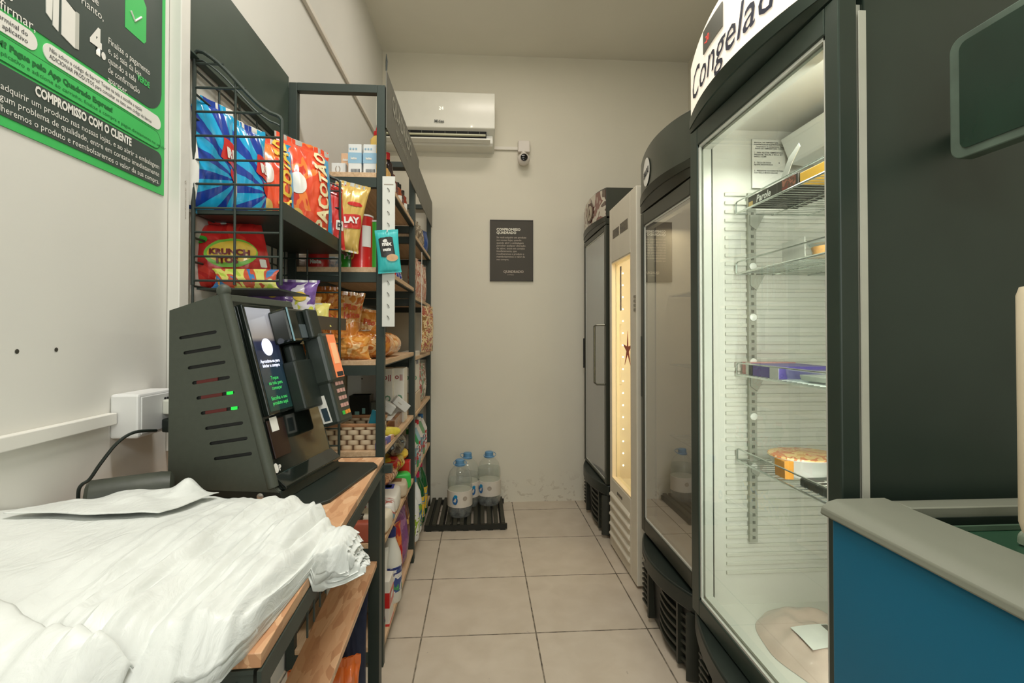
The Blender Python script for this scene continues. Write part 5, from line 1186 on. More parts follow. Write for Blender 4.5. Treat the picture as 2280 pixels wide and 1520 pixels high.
for j, (u, y) in enumerate(((866, 2.33), (891, 2.36))):
    carton(['left white paper pack with a red dot and green flower on the fourth shelf', 'right white paper pack with a red dot and a green flower, fourth shelf'][j], 'paper pack', (sx_at(u, y), y, Z4 + .16 * 0), .055, .10, .25, [mat('paper_pack', (226, 220, 208), .4, 0, .03)], name='paper_towel_pack', prints=[('o', .06, -.012, .10, mat('flower_green', (110, 150, 120), .5), 'front'), ('o', .035, -.015, .20, mat('dot_red', (150, 40, 50), .5), 'front'), ('||', .03, .006, .20, mat('dot_red', (150, 40, 50)), 'front')])
for j, (x, y, r_) in enumerate(((-.425, 2.20, (0, 34, 10)), (-.375, 2.27, (0, 40, 20)))):
    o = carton(['left of two tilted white soap packs on the fourth shelf', 'right of two tilted white soap packs on the fourth shelf'][j], 'soap pack', (x, y, Z4 + .075), .075, .045, .040, [mat('soap_white', (206, 204, 198), .35, 0, .03)], name='soap_pack', roll=r_[1], yaw=r_[2], group='soap packs on the fourth shelf', prints=[('---', .02, -.02, .014, SG2, 'front')])
slabpack('brown biscuit box lying on the fourth shelf front with a gold picture', (-.398, 2.235, Z4 + .0), .075, .34, .05, printm('choc_print', [(116, 74, 50), (130, 86, 58), (160, 110, 60), (90, 54, 40)], 24), (0, 0, 2), name='biscuit_box', cat='box')
lying('yellow biscuit packet lying across the fourth shelf front', 'packet', (-.385, 1.965, Z4), .16, .045, .04, mat('biscuit_yellow', (214, 196, 70), .35, 0, .1, 30, coat=.4), 40, 94, 'biscuit_packet')
slabpack('purple and blue bar lying in front of the basket on the fourth shelf', (-.366, 1.835, Z4 + .001), .035, .13, .022, mat('bar_purple', (96, 92, 160), .4), (0, 0, -8))
slabpack('pink brown bar lying by the edge of the fourth shelf', (-.352, 1.90, Z4 + .001), .018, .12, .016, mat('bar_tan', (206, 150, 120), .4), (0, 0, -4))
# ---- fifth shelf (z .425): white packs; pasta and coloured packs piled over it
def pillow(label, pos, w_, d_, h_, m, yaw=0, seed=0, cat='packet', name='soft_pack', group=None, prints=(), roll=0, tilt=0):
    o = thing(name, label, cat, pos, (radians(tilt), radians(roll), radians(yaw)), group)
    def fn(a, b):
        th = 2 * pi * a; ph = -pi / 2 + pi * b
        sq = lambda v_, e: (abs(v_) ** e) * (1 if v_ >= 0 else -1)
        n1 = 1 + .06 * noise.noise(Vector((cos(th) * 2 + seed, sin(th) * 2, ph * 2)))
        return Vector((w_ / 2 * sq(cos(th), .45) * sq(cos(ph), .4) * n1, d_ / 2 * sq(sin(th), .45) * sq(cos(ph), .4) * n1, h_ / 2 + h_ / 2 * sq(sin(ph), .5)))
    MB().grid(fn, 37, 21).build('film', m, o, smooth=True)
    for (dx_, dy_, a, b, mm_) in prints: 
        p_ = MB().box(dx_ - a, dx_ + a, dy_ - b, dy_ + b, h_ + .0004, h_ + .0012); p_.build('printed_patch', mm_, o)
    return o
NB = mat('nappy_white', (222, 218, 208), .4, 0, .03)
pillow('white pack with a blue label lying on the fifth shelf', (-.398, 2.10, Z5), .12, .20, .075, NB, 4, 1, name='hygiene_pack', prints=[(.01, .04, .022, .03, BLUEP), (.01, .04, .012, .018, CYA)])
pillow('white pack with small pictures lying on the fifth shelf, second from the front', (-.395, 1.965, Z5), .12, .10, .075, printm('picture_pack', [(226, 220, 212), (230, 226, 220), (190, 110, 100), (120, 150, 160)], 26), 8, 2, name='hygiene_pack')
pillow('plain cream pack lying on the fifth shelf', (-.392, 1.855, Z5), .12, .11, .075, mat('pack_ivory', (230, 220, 198), .4, 0, .03), -6, 3, name='hygiene_pack', prints=[(.015, 0, .008, .012, mat('pack_tan', (196, 140, 104)))])
pillow('terracotta coloured pack lying on the fifth shelf', (-.400, 1.79 - .022, Z5), .10, .045, .07, mat('pack_terracotta', (176, 88, 66), .5, 0, .1, 20), 0, 4, name='food_packet')
pillow('beige pack with a brown label lying on the fifth shelf, behind the white ones', (-.385, 2.25, Z5), .11, .10, .07, mat('pack_beige', (196, 180, 156), .5, 0, .05), 6, 5, name='food_packet', prints=[(0, 0, .03, .024, mat('label_brown', (130, 96, 70), .5))])
pillow('bright green packet at the back of the fifth shelf', (-.375, 2.36, Z5), .09, .07, .075, mat('pack_bright_green', (60, 190, 80), .35, 0, .05), 20, 6, name='food_packet')
carton('red rectangular box lying on the fifth shelf with a white end', 'box', (-.43, 2.44, Z5 + .0), .17, .06, .11, [RED, WHP], name='red_box', lab=((.0, .12, 1),))
lying('yellow pasta packet lying on top of the red box on the fifth shelf', 'packet', (-.42, 2.42, Z5 + .112), .16, .10, .06, YEL, 60, 101, 'pasta_packet')
lying('brown and cream striped packet stacked on the white packs of the fifth shelf', 'packet', (-.42, 2.18, Z5 + .077), .20, .08, .055, printm('striped_brown', [(176, 110, 70), (214, 160, 120), (120, 60, 40), (226, 196, 160)], 24), 80, 103, 'pasta_packet')
lying('red and yellow packet stacked towards the back of the fifth shelf', 'packet', (-.41, 2.32, Z5 + .090), .16, .09, .07, printm('red_yellow', [(176, 40, 30), (200, 170, 50), (120, 30, 30)], 16), 74, 105, 'pasta_packet')
lying('dark patterned packet standing above the yellow pasta on the fifth shelf', 'packet', (-.40, 2.34, Z5 + .165), .14, .08, .09, printm('darkpack', [(70, 60, 50), (130, 120, 100), (50, 44, 44), (150, 170, 180)], 22), 80, 107, 'pasta_packet')
# ---- bottom shelf (z .07)
blc = bottle('white bleach bottle with a navy cap standing on the bottom shelf', 'bottle', (-.366, 2.05, Z6), [(.001, 0), (.040, 0), (.044, .01), (.044, .15), (.040, .19), (.020, .245), (.017, .26)], mat('bleach_white', (226, 224, 214), .3, 0, .02),
    [(.021, .258), (.021, .288), (.016, .293), (.001, .293)], mat('cap_navy', (28, 40, 110), .35), [([(.0447, .045), (.0447, .145)], printm('bleach_label', [(226, 228, 224), (60, 150, 90), (40, 70, 140), (226, 226, 222), (40, 60, 120)], 22)), ([(.0449, .135), (.0449, .142)], mat('cap_navy', (28, 40, 110))), ([(.0452, .118), (.0452, .123)], mat('cap_navy', (28, 40, 110)))], name='bleach_bottle')
rp = carton('red and white soft pack with an oval emblem on the bottom shelf, nearest the aisle', 'packet', (-.368, 1.905, Z6), .062, .085, .165, [mat('pack_offwhite', (228, 222, 210), .4, 0, .03), RED, RED], name='flour_pack', lab=((.0, .05, 1), (.40, .74, 1)))
MB().add([Vector((.0325, .026 * cos(i * pi / 10), .100 + .012 * sin(i * pi / 10))) for i in range(20)], [tuple(range(20))]).add([Vector((-.002 + .024 * cos(i * pi / 10), -.0392, .100 + .012 * sin(i * pi / 10))) for i in range(20)], [tuple(range(20))]).build('emblem', WHP, rp)
text('Mellita', .015, plane((-.024, -.0398, .095), (1, 0, 0), (0, 0, 1)), INK, rp, 'printed_lettering', bold=.0008)
for j, (x, y, w_, h_, c) in enumerate(((-.368, 1.80, .05, .10, 'red and navy packet lying low at the front corner of the bottom shelf'),)):
    pouch(c, 'packet', (x, y, Z6), .07, h_, .05, printm('rednavy', [(190, 40, 40), (50, 40, 90), (150, 190, 150), (206, 60, 50)], 22), yaw=60, seed=111, name='food_packet')
pouch('red food packet on the bottom shelf, right behind the bleach bottle', 'packet', (-.372, 2.17, Z6), .10, .26, .06, printm('redfood', [(196, 50, 36), (216, 120, 50), (180, 36, 32), (220, 170, 90)], 14), yaw=70, seed=112, name='food_packet')
pouch('purple packet on the bottom shelf against the unit post', 'packet', (-.378, 2.32, Z6), .13, .27, .08, printm('purpack', [(140, 84, 130), (120, 70, 120), (160, 110, 150)], 10), yaw=74, seed=113, name='food_packet')
pouch('brown and orange packet behind the purple one on the bottom shelf', 'packet', (-.385, 2.45, Z6), .11, .30, .07, printm('brownpack', [(140, 80, 50), (110, 66, 50), (200, 160, 90)], 12), yaw=74, seed=114, name='food_packet')
pouch('white packet behind the red and white pack on the bottom shelf', 'packet', (-.41, 1.97, Z6), .10, .24, .06, WHP, yaw=20, seed=115, name='food_packet')
for j, (x, y, h_, m) in enumerate(((-.52, 1.85, .22, WHP), (-.46, 1.83, .20, printm('darkpack2', [(60, 60, 50), (120, 110, 90), (40, 44, 36)], 14)))):
    pouch(['white', 'dark patterned'][j] + ' packet seen through the counter legs on the bottom shelf', 'packet', (x, y, Z6), .09, h_, .06, m, yaw=6, seed=120 + j, name='food_packet')
pouch('dark packet on the fifth shelf seen just over the counter edge', 'packet', (-.47, 1.80, Z5), .11, .085, .05, printm('darkpack2', [(60, 60, 50)], 14), yaw=0, seed=125, name='food_packet')
# things under the counter
pouch('orange plastic bag of goods standing low under the counter', 'plastic bag', (-.292, .955, .2195), .13, .315, .085, mat('bag_orange', (214, 106, 40), .3, 0, .15, 8, coat=.4), yaw=20, seed=131, name='orange_bag', crease=2)
tag(MB().box(-.42, -.245, .88, 1.17, .0, .2185).build('storage_crate', BLK2, None, bevel=.004), 'low black crate under the counter carrying the orange bag', 'crate')
pouch('dark denim blue bundle behind the orange bag under the counter', 'bundle', (-.290, 1.105, .2192), .09, .36, .07, mat('denim_dark', (30, 36, 60), .8, 0, .2, 20), yaw=30, seed=133, name='cloth_bundle', crease=1.2)

# ---- back corner unit
W1, W2, W3, W4, W5, W6 = LV2
for j, y in enumerate((2.72, 2.83, 2.94, 3.05)):
    pouch(['first', 'second', 'third', 'fourth'][j] + ' beige coffee packet from the front on the top shelf in the back corner', 'packet', (-.375, y, W1), .08, .13, .045, printm('coffee_print', [(176, 160, 136), (120, 104, 84), (206, 190, 164)], 24), yaw=72, seed=141 + j, name='coffee_packet')
pouch('blue packet at the far end of the top shelf in the back corner', 'packet', (-.372, 3.2, W1), .11, .15, .05, mat('pack_cobalt', (52, 84, 150), .4, 0, .06), yaw=72, seed=146, name='coffee_packet')
for j, y in enumerate((2.70, 2.82, 2.94, 3.06, 3.18)):
    pouch(['first', 'second', 'third', 'fourth', 'fifth'][j] + ' long noodle packet from the front on the second shelf in the back corner', 'noodle packet', (-.372, y, W2), .075, .235, .04, printm('noodle_print', [(206, 176, 150), (190, 120, 96), (224, 204, 180), (170, 84, 70)], 22, stretch=(3, 3, .6)), yaw=70, seed=151 + j, name='noodle_packet')
hs = tag(MB().box(-.327, -.325, 2.74, 2.753, 1.10, 1.60).build('hanging_strip', WHP, None), 'thin white hanging strip on the front of the back corner shelving', 'display strip')
pouch('triangular gold snack bag hanging from the thin strip in the back corner', 'snack bag', (-.318, 2.95, 1.045), .16, .27, .035, printm('nut_bag', [(206, 166, 84), (170, 80, 60), (226, 200, 150), (150, 110, 60)], 22), yaw=72, seed=161, pinch=-.0, name='snack_bag', crease=1.3)
pp_ = carton('tall white paper towel pack with a navy oval emblem, third shelf in the back corner', 'paper pack', (-.388, 2.76, W4 + .10), .075, .20, .22, [mat('paper_pack', (226, 220, 208))], name='paper_towel_pack', prints=[('o o', .05, -.02, .07, mat('flower_green', (110, 150, 120)), 'front')])
MB().add([Vector((.0 + .026 * cos(i * pi / 10), -.1012, .17 + .016 * sin(i * pi / 10))) for i in range(20)], [tuple(range(20))]).build('emblem', mat('cap_navy', (28, 40, 110)), pp_)
text('neve', .018, plane((-.018, -.1018, .164), (1, 0, 0), (0, 0, 1)), WHP, pp_, 'printed_lettering', bold=.0008)
text('neve', .05, plane((.0385, -.06, .15), (0, 1, 0), (0, 0, 1)), mat('cap_navy', (28, 40, 110)), pp_, 'printed_lettering', bold=.001)
carton('beige cardboard box under the paper towel pack in the back corner', 'box', (-.388, 2.76, W4), .085, .21, .0985, [mat('card_beige', (206, 186, 160), .6, 0, .04)], name='cardboard_box')
for j, (y, h_, cols) in enumerate(((2.92, .22, [(206, 200, 190), (180, 60, 60), (90, 130, 110)]), (3.03, .24, [(200, 190, 180), (120, 150, 120), (190, 70, 60)]), (3.15, .23, [(216, 206, 190), (150, 110, 90), (226, 220, 210)]))):
    pouch(['first', 'second', 'third'][j] + ' refill pouch behind the paper towel pack in the back corner', 'pouch', (-.375, y, W4), .10, h_, .05, printm('refill%d' % j, cols, 22, seed=j), yaw=72, seed=171 + j, name='refill_pouch')
for j, (y, c, cc) in enumerate(((2.64, (206, 200, 190), (60, 150, 70)), (2.73, (60, 150, 90), (206, 50, 60)), (2.82, (150, 180, 190), (226, 220, 214)), (2.92, (214, 206, 196), (206, 50, 60)), (3.03, (120, 160, 120), (226, 226, 220)), (3.14, (220, 214, 206), (50, 110, 170)))):
    bottle(['first', 'second', 'third', 'fourth', 'fifth', 'sixth'][j] + ' cleaning bottle from the front on the fifth shelf in the back corner', 'bottle', (-.378, y, W5), [(.001, 0), (.036, 0), (.040, .01), (.040, .14), (.018, .19), (.014, .20)], mat('cleaner_%d' % j, c, .3, 0, .05),
           [(.016, .199), (.016, .222), (.001, .224)], mat('cleanercap_%d' % j, cc, .35), [([(.0408, .04), (.0408, .125)], printm('cleaner_label%d' % (j % 3), [(220, 214, 206), (190, 60, 60), (110, 150, 160), (226, 220, 214)], 26, seed=j))], name='cleaning_bottle', sy=.75)
GB = mat('bottle_green', (24, 84, 44), .15, 0, .05, coat=.5); PK = mat('cap_pink', (206, 40, 96), .35)
def deterg(label, x, y, h, body, cap, lab_):
    return bottle(label, 'bottle', (x, y, W6), [(.001, 0), (.044, 0), (.050, .015), (.050, h * .55), (.042, h * .72), (.020, h * .88), (.017, h * .9)], body, [(.019, h * .89), (.019, h), (.001, h + .002)], cap, [([(.0512, h * .12), (.0512, h * .52)], lab_)], name='detergent_bottle', sy=.8)
deterg('dark green bottle with a pink cap on the bottom shelf in the back corner', -.372, 3.02, .315, GB, PK, printm('dlabel', [(40, 150, 80), (230, 190, 60), (60, 130, 180)], 20))
deterg('second green bottle with a pink cap, in front of the first in the back corner', -.372, 2.88, .290, GB, PK, printm('dlabel', [(40, 150, 80)], 20))
deterg('white detergent bottle with a colourful label on the bottom shelf in the back corner', -.372, 2.74, .305, mat('detergent_white', (220, 222, 220), .3), CYA, printm('dlabel2', [(226, 226, 222), (226, 190, 60), (40, 90, 150), (130, 170, 50), (214, 216, 210), (160, 80, 120)], 16))
deterg('white detergent bottle nearest on the bottom shelf, with a lime label', -.372, 2.63, .28, mat('detergent_white', (220, 222, 220)), WHP, printm('dlabel3', [(226, 226, 222), (150, 180, 50), (230, 230, 226), (60, 70, 60)], 18))

# ================================================================== floor: rubber grating mat and water jugs
mt = thing('slatted_mat', 'black slatted plastic stand on the floor under the water jugs', 'floor stand', (-.087, 3.13, 0))
m_ = MB(); tx0, tx1, ty0, ty1 = -.328, .154, 2.905, 3.360
for i in range(12):
    x = tx0 + (tx1 - tx0) * i / 12; m_.box(x + .004, x + (tx1 - tx0) / 12 - .012, ty0, ty1, .036, .050)
m_.build('slats', mat('mat_slat', (50, 48, 36), .6, 0, .1, 20), mt, True, .002)
m_ = MB().box(tx0, tx1, ty0 + .002, ty0 + .02, .008, .036).box(tx0, tx1, ty1 - .02, ty1, .008, .036)
for i in range(7): x = tx0 + .01 + i * .072; m_.box(x, x + .03, ty0 + .004, ty1 - .004, .0, .034)
m_.build('frame', mat('mat_frame', (24, 26, 18), .6), mt, True)
WB = mat('jug_cap_blue', (98, 146, 184), .35, 0, .04)
WAT = glassm('jug_plastic', (248, 250, 247), 1.38, .04, .10, 1.6)
WTR = glassm('jug_water', (242, 246, 242), 1.33, .02, .08, 1.4)
def jug(label, u, v, y, yaw, fill):
    p = atY(u, v, y)
    o = thing('water_jug', label, 'water bottle', (p.x, y, .0505), (0, 0, radians(yaw)), 'water jugs on the slatted stand')
    H_ = .335; R = .075
    prof = [(.001, .012), (R * .5, .004), (R * .86, .0), (R * .97, .02), (R, .045)]
    for i in range(7): prof += [(R - .003 * (i % 2), .06 + i * .019)]
    prof += [(R, .20), (R * .97, .225), (R * .82, .262), (R * .55, .288), (R * .33, .298), (R * .31, .312)]
    MB().lathe(prof, 40, lobes=0).build('jug_body', WAT, o, smooth=True)
    m_ = MB()
    for q in range(5):
        a = 2 * pi * q / 5; sph(m_, (R * .62 * cos(a), R * .62 * sin(a), .022), .022, 10, 8)
    m_.build('base_feet', WAT, o, smooth=True)
    MB().lathe([(.001, .012), (R * .86, .03), (R * .95, .05), (R * .95, fill), (.001, fill)], 30).build('water', WTR, o, smooth=True)
    MB().lathe([(R + .0012, .062), (R + .0012, .155)], 40).build('label', mat('jug_label', (214, 206, 194), .45, 0, .03), o, smooth=True)
    for (a0, z, sx_, sz_, m) in ((-.35, .105, .017, .026, mat('jug_blue', (44, 100, 156), .4, 0, .1, 60)), (.45, .115, .014, .014, SG2), (-.30, .128, .012, .010, CYA)):
        v_ = [Vector(((R + .0022) * sin(a0 + sx_ * cos(t * pi / 8) / R), -(R + .0022) * cos(a0 + sx_ * cos(t * pi / 8) / R), z + sz_ * sin(t * pi / 8))) for t in range(16)]
        MB().add(v_, [tuple(range(16))]).build('label_print', m, o)
    MB().lathe([(R * .34, .303), (R * .36, .304), (R * .36, .330), (R * .30, .334), (.001, .335)], 24).lathe([(R * .40, .300), (R * .42, .304), (R * .38, .307)], 24).build('cap', WB, o, smooth=True)
    c = [(R * .52 * cos(t * pi / 12), R * .35 + R * .5 * sin(t * pi / 12) - R * .2, .308 + .012 * sin(t * pi / 12)) for t in range(24)]
    MB().tube(c, .0022, 6, closed=True).build('carry_handle', WB, o, smooth=True)
    return o
jug('water jug at the front left of the three on the stand', 1024, 1100, 3.045, 0, .215)
jug('water jug half hidden behind the front left one', 1041, 1080, 3.215, 50, .20)
jug('water jug on the right of the stand, against the back wall', 1089, 1080, 3.235, -25, .232)

# ================================================================== freezer and cooler contents
def fz_at(u, v, x): return atX(u, v, x)
S1, S2, S3, S4 = 1.5185, 1.3355, 1.0295, .7715
def fbox(label, y0_, y1_, z, h, x0_, x1_, m, tx=None, tm=None, name='frozen_box', extra=()):
    o = thing(name, label, 'food box', ((x0_ + x1_) / 2, (y0_ + y1_) / 2, z))
    MB().box(x0_, x1_, y0_, y1_, z, z + h).build('box', m, o, True, .0015)
    if tx: text(tx, h * .82, plane((x0_ - .001, y1_ - .045, z + h * .22), (0, -1, 0), (0, 0, 1)), tm, o, 'printed_lettering', bold=.0008, world=True, shear=.2)
    for (ya, yb, za, zb2_, mm_) in extra: MB().box(x0_ - .0008, x0_, ya, yb, z + h * za, z + h * zb2_).build('printed_patch', mm_, o, True)
    return o
DK = mat('box_dark_print', (58, 54, 46), .35, 0, .08)
fbox('dark frozen dinner box lettered Parole on the top freezer shelf', 1.175, 1.405, S1, .033, .785, .93, DK, 'Parole', WHP, extra=((1.185, 1.24, .1, .95, printm('meat_print', [(130, 60, 50), (96, 70, 56), (160, 100, 80)], 50)), (1.38, 1.40, .1, .5, GOLD)))
fbox('yellow frozen box on the top freezer shelf beside the dark one', 1.075, 1.168, S1, .028, .785, .90, mat('box_yellow', (222, 172, 66), .4, 0, .03))
fbox('brown picture box at the near end of the top freezer shelf', .965, 1.070, S1, .062, .785, .90, printm('brown_picture', [(120, 92, 76), (90, 62, 52), (170, 140, 110)], 26), extra=((.97, 1.06, .72, 1.0, DK),))
fbox('white striped box stacked behind the yellow box on the top freezer shelf', 1.06, 1.17, S1 + .0005, .065, .91, 1.02, printm('white_stripes', [(226, 228, 222), (214, 216, 210), (90, 90, 84)], 30, stretch=(.3, .3, 3)), name='frozen_box')
o = thing('paper_tag', 'torn grey paper tag sticking up over the top freezer shelf', 'paper tag', (.80, 1.2, S1 + .036))
MB().prism([(1.245, 1.556), (1.21, 1.600), (1.17, 1.622), (1.165, 1.612), (1.195, 1.585), (1.215, 1.557)], .784, .7855, 'x').build('paper', mat('tag_grey', (176, 174, 164), .6), o, True)
nz_ = thing('paper_notice', 'printed white paper notice stuck inside the freezer on its side wall', 'notice', (.9, 1.46, 1.53))
pA, pB = atY(1674, 310, 1.4615), atY(1748, 420, 1.4615)
MB().box(pA.x, pB.x, 1.4605, 1.4620, pB.z, pA.z).build('paper', PAPER, nz_, True)
text('MANUAL DE TEMPERATURA\nCONTROLADOR ELETRÔNICO DIGITAL\n   Temperatura do equipamento. Faixa\n  FAIXA DA TEMPERATURA CONTROLADA\n\n1 - PARA AJUSTAR TEMPERATURA\nPRESSIONE, SEGURE A TECLA SET\nBAIXO / SUBIR\n\n\n2 - TECLA DE FAIXA              B\nAJUSTE NEGATIVADO\n\n\n3 - PRESSIONE NOVAMENTE PARA\nSUA TECLA MODO SALVAR', (pB.x - pA.x) * .058, plane((pA.x + .006, 1.4598, pA.z - .012), (1, 0, 0), (0, 0, 1)), INK, nz_, 'print', world=True, line=1.02, bold=.0001)
# second shelf: small tray with dessert
o = thing('dessert_tub', 'small clear tub with an orange dessert on the second freezer shelf', 'food tub', (.835, 1.125, S2))
MB().lathe([(.001, 0), (.040, 0), (.048, .028), (.050, .030)], 24).build('tub', CLEAR, o, smooth=True); MB().lathe([(.001, .003), (.039, .003), (.044, .022), (.001, .026)], 20).build('dessert', mat('dessert_orange', (224, 160, 84), .5, 0, .2, 60), o, smooth=True)
MB().lathe([(.051, .029), (.052, .034), (.001, .036)], 24).build('lid', CLEAR, o, smooth=True)
tag(MB().box(.781, .7825, 1.145, 1.235, 1.335, 1.385).build('price_card', mat('card_grey', (196, 194, 184), .5), None), 'blank grey price card clipped to the second freezer shelf', 'price card')
# third shelf
fbox('purple and white frozen pack at the far end of the third freezer shelf', 1.26, 1.405, S3, .034, .785, .93, mat('box_purple', (92, 80, 150), .35, 0, .04), extra=((1.385, 1.405, 0, 1, DK), (1.26, 1.30, 0, 1, SILV)))
fbox('white and red frozen box beside the purple pack on the third freezer shelf', 1.407, 1.452, S3, .036, .79, .93, mat('box_whitered', (206, 150, 146), .4), extra=((1.407, 1.43, 0, 1, WHP),))
o = thing('clear_tray', 'clear plastic tray pack on the third freezer shelf', 'food tray', (.84, 1.10, S3))
MB().prism([(-.045, 0), (.055, 0), (.065, .028), (-.052, .028)], -.13, .14, 'y').build('tray', CLEAR, o, bevel=.004)
MB().prism([(-.035, .004), (.045, .004), (.050, .018), (-.040, .018)], -.10, .10, 'y').build('contents', mat('tray_grey', (186, 186, 176), .35, 0, .1, 50), o, bevel=.003)
tag(MB().box(.785, 1.08, .925, 1.445, S3 - .002, S3 - .0005).build('shelf_liner', mat('liner_sheet', (236, 240, 236), .5, 0, 0), None), 'thin white liner sheet lying on the third freezer shelf', 'shelf liner')
# fourth shelf: noodle bowl and black tray
o = thing('instant_bowl', 'white oval bowl of ready food with an orange lid on the fourth freezer shelf', 'food bowl', (.868, 1.285, S4))
MB().lathe([(.001, 0), (.058, 0), (.074, .018), (.084, .045), (.090, .050), (.090, .053)], 36, sy=.85).build('bowl', mat('bowl_white', (228, 226, 220), .35, 0, .02), o, smooth=True)
MB().lathe([(.091, .052), (.089, .056), (.06, .060), (.001, .062)], 36, sy=.85).build('lid', printm('lid_print', [(222, 170, 104), (236, 200, 140), (214, 130, 84), (240, 214, 170)], 22), o, smooth=True)
MB().prism([(-.088, .05), (-.086, .004), (-.062, .002), (-.062, .05)], -.055, -.01, 'y').build('sleeve', mat('sleeve_amber', (212, 146, 60), .4), o, bevel=.002)
MB().prism([(.062, .004), (.092, .052), (.098, .052), (.068, .002)], -.03, .0, 'y').build('sleeve_side', BRN, o)
o = thing('frozen_tray', 'black printed tray of cheese bread at the near end of the fourth freezer shelf', 'food tray', (.84, 1.06, S4))
MB().box(-.05, .05, -.115, .125, 0, .022).build('tray', mat('tray_black', (48, 50, 44), .3, 0, .1), o, bevel=.004)
text('Tyson', .045, plane((-.038, .09, .0228), (0, -1, 0), (1, 0, 0)), WHP, o, 'printed_lettering', bold=.001)
m_ = MB()
for i in range(6): sph(m_, (-.02 + .035 * (i % 2), -.03 - .03 * (i // 2), .026), .016, 10, 8)
m_.build('bread_picture', mat('bread_ball', (226, 176, 110), .5, 0, .1), o, smooth=True)
# vacuum packed meat on the floor of the freezer
def meat(a, b):
    th = 2 * pi * a; r_ = 1 + .06 * noise.noise(Vector((cos(th) * 2, sin(th) * 2, 3)))
    z = .045 * (1 - b ** 4) * (1 + .3 * noise.noise(Vector((b * 4 * cos(th), b * 4 * sin(th), 7))))
    return Vector((.155 * b * r_ * cos(th), .195 * b * r_ * sin(th), max(.0008, z)))
o = thing('vacuum_packed_meat', 'large pale vacuum packed meat cut on the freezer floor', 'meat pack', (.90, 1.24, .3275))
MB().grid(meat, 60, 20).build('meat', mat('meat_pale', (206, 184, 170), .3, 0, .12, 12, coat=.6), o, smooth=True)
_mz = lambda x, y: .050 * (1 - ((x / .155) ** 2 + (y / .195) ** 2) ** 2) + .004
MB().add([Vector((-.035 + x_, -.02 + y_, _mz(-.035 + x_, -.02 + y_))) for y_ in (-.045, .0, .045) for x_ in (-.05, 0, .05)], [(0, 1, 4, 3), (1, 2, 5, 4), (3, 4, 7, 6), (4, 5, 8, 7)]).build('label', mat('meat_label', (222, 222, 214), .5), o, solid=.0005)
MB().add([Vector((x_, y_, _mz(x_, y_) + .001)) for y_ in (-.06, -.02, .02) for x_ in (-.004, .012)], [(0, 1, 3, 2), (2, 3, 5, 4)]).build('label_band', mat('band_grey', (96, 94, 86), .5), o, solid=.0005)
# items behind the glass of the second cooler
for j, (y, m, h_) in enumerate(((1.72, mat('bag_mustard', (176, 136, 60), .4), .14), (1.80, printm('cool_print', [(120, 104, 90), (150, 136, 120), (90, 80, 70)], 26), .12), (1.66, WHP, .13))):
    carton(['mustard coloured', 'brown patterned', 'white'][j] + ' carton on the upper shelf inside the second cooler', 'carton', (.86, y, 1.0235), .05, .06, h_, [m], name='cold_carton')
carton('orange carton on the lower shelf inside the second cooler', 'carton', (.86, 1.68, .7235), .06, .08, .20, [mat('carton_orange', (190, 120, 84), .5, 0, .1)], name='cold_carton')

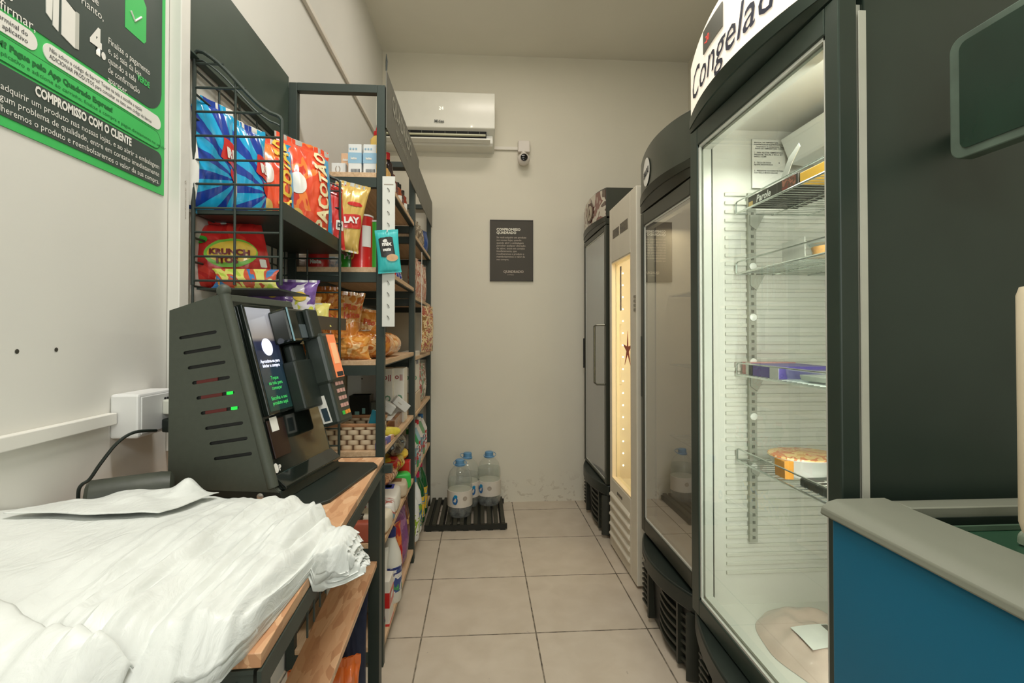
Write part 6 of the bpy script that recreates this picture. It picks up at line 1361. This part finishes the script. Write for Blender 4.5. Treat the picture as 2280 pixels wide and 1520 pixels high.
# ================================================================== parts of parts
def nest(root, parent_name, child_names, rename=None):
    base = lambda o: o.name.split('.')[0]
    ps = [c for c in root.children if base(c) == parent_name]
    if not ps: return
    p = ps[0]
    for c in list(root.children):
        if base(c) in child_names and c is not p:
            mw = p.matrix_basis.inverted() @ c.matrix_basis; c.parent = p; c.matrix_basis = mw
    if rename: p.name = rename
for o in [o for o in COL.objects if o.parent is None and o.children]:
    n = o.name.split('.')[0]
    if 'cooler' in n or 'freezer' in n or n == 'display_fridge':
        nest(o, 'door_frame', {'glass_pane', 'glass_trim', 'gasket', 'gasket_edge', 'handle', 'lock_strip'}, 'door')
        nest(o, 'header', {'header_face', 'visor', 'header_lettering', 'temperature_display', 'display_digits', 'logo_oval', 'logo_lettering', 'header_badge', 'header_badge_centre', 'badge_lettering'})
        nest(o, 'base_cover', {'base_lip', 'louvres', 'vent_ribs', 'grille_post', 'base_lettering'}, 'base_grille')
        nest(o, 'shelf_rail', {'rail_slots', 'rail_button'})
        nest(o, 'front_panel', {'louvres', 'window_trim', 'glass_pane', 'star_sticker', 'strip_sticker', 'front_lettering', 'front_logo', 'hinge_ribs'}, 'door')
        nest(o, 'rim', {'lid_track', 'lid_edge'}); nest(o, 'evaporator_housing', {'housing_print'})
    nest(o, 'film', {'printed_patch', 'printed_lettering', 'logo_patch', 'blue_stripe', 'picture_patch', 'white_edge', 'emblem_outer', 'emblem', 'chips_picture', 'cookie_picture', 'picture_panel', 'nuts_picture', 'hook_tab'})
    nest(o, 'box', {'printed_band', 'printed_lettering', 'emblem', 'printed_patch', 'face_plate', 'socket_holes'})
    nest(o, 'wrapper', {'printed_band'}); nest(o, 'label', {'label_print', 'label_band'}); nest(o, 'tube', {'printed_lettering', 'nutrition_label'})
    if n == 'checkout_kiosk':
        nest(o, 'screen_case', {'screen', 'screen_badge', 'screen_lettering'}); nest(o, 'side_sheet', {'slot_backing', 'status_leds', 'circuit_board', 'screw_cap'})
        nest(o, 'printer_bay', {'bay_label'}); nest(o, 'glossy_front', {'front_badge', 'front_badge_letter'})
    if n == 'payment_terminal': nest(o, 'upper_body', {'screen', 'screen_panel', 'screen_caption'}); nest(o, 'lower_body', {'keys', 'side_sticker', 'sticker_code_bars'})
    if n == 'barcode_scanner': nest(o, 'body', {'window', 'edge_highlight'})
    if n == 'air_conditioner': nest(o, 'body', {'logo', 'display_digits', 'status_light'}); nest(o, 'outlet_housing', {'outlet_opening', 'louver', 'lower_lip', 'fins'})
    if n == 'wall_sign': nest(o, 'panel', {'edge_trim', 'heading', 'paragraph', 'logo_lettering'})
    if n == 'security_camera': nest(o, 'ball', {'lens'})
    if n == 'clip_strip': nest(o, 'strip', {'clips', 'printed_line'})
    if n == 'header_panel': nest(o, 'panel', {'faint_lettering'})
    if n == 'woven_basket': nest(o, 'basket_body', {'rim'})
    if n == 'counter_table': nest(o, 'tabletop', {'varnish_stain'}); nest(o, 'leg_plate', {'paint_chips'})
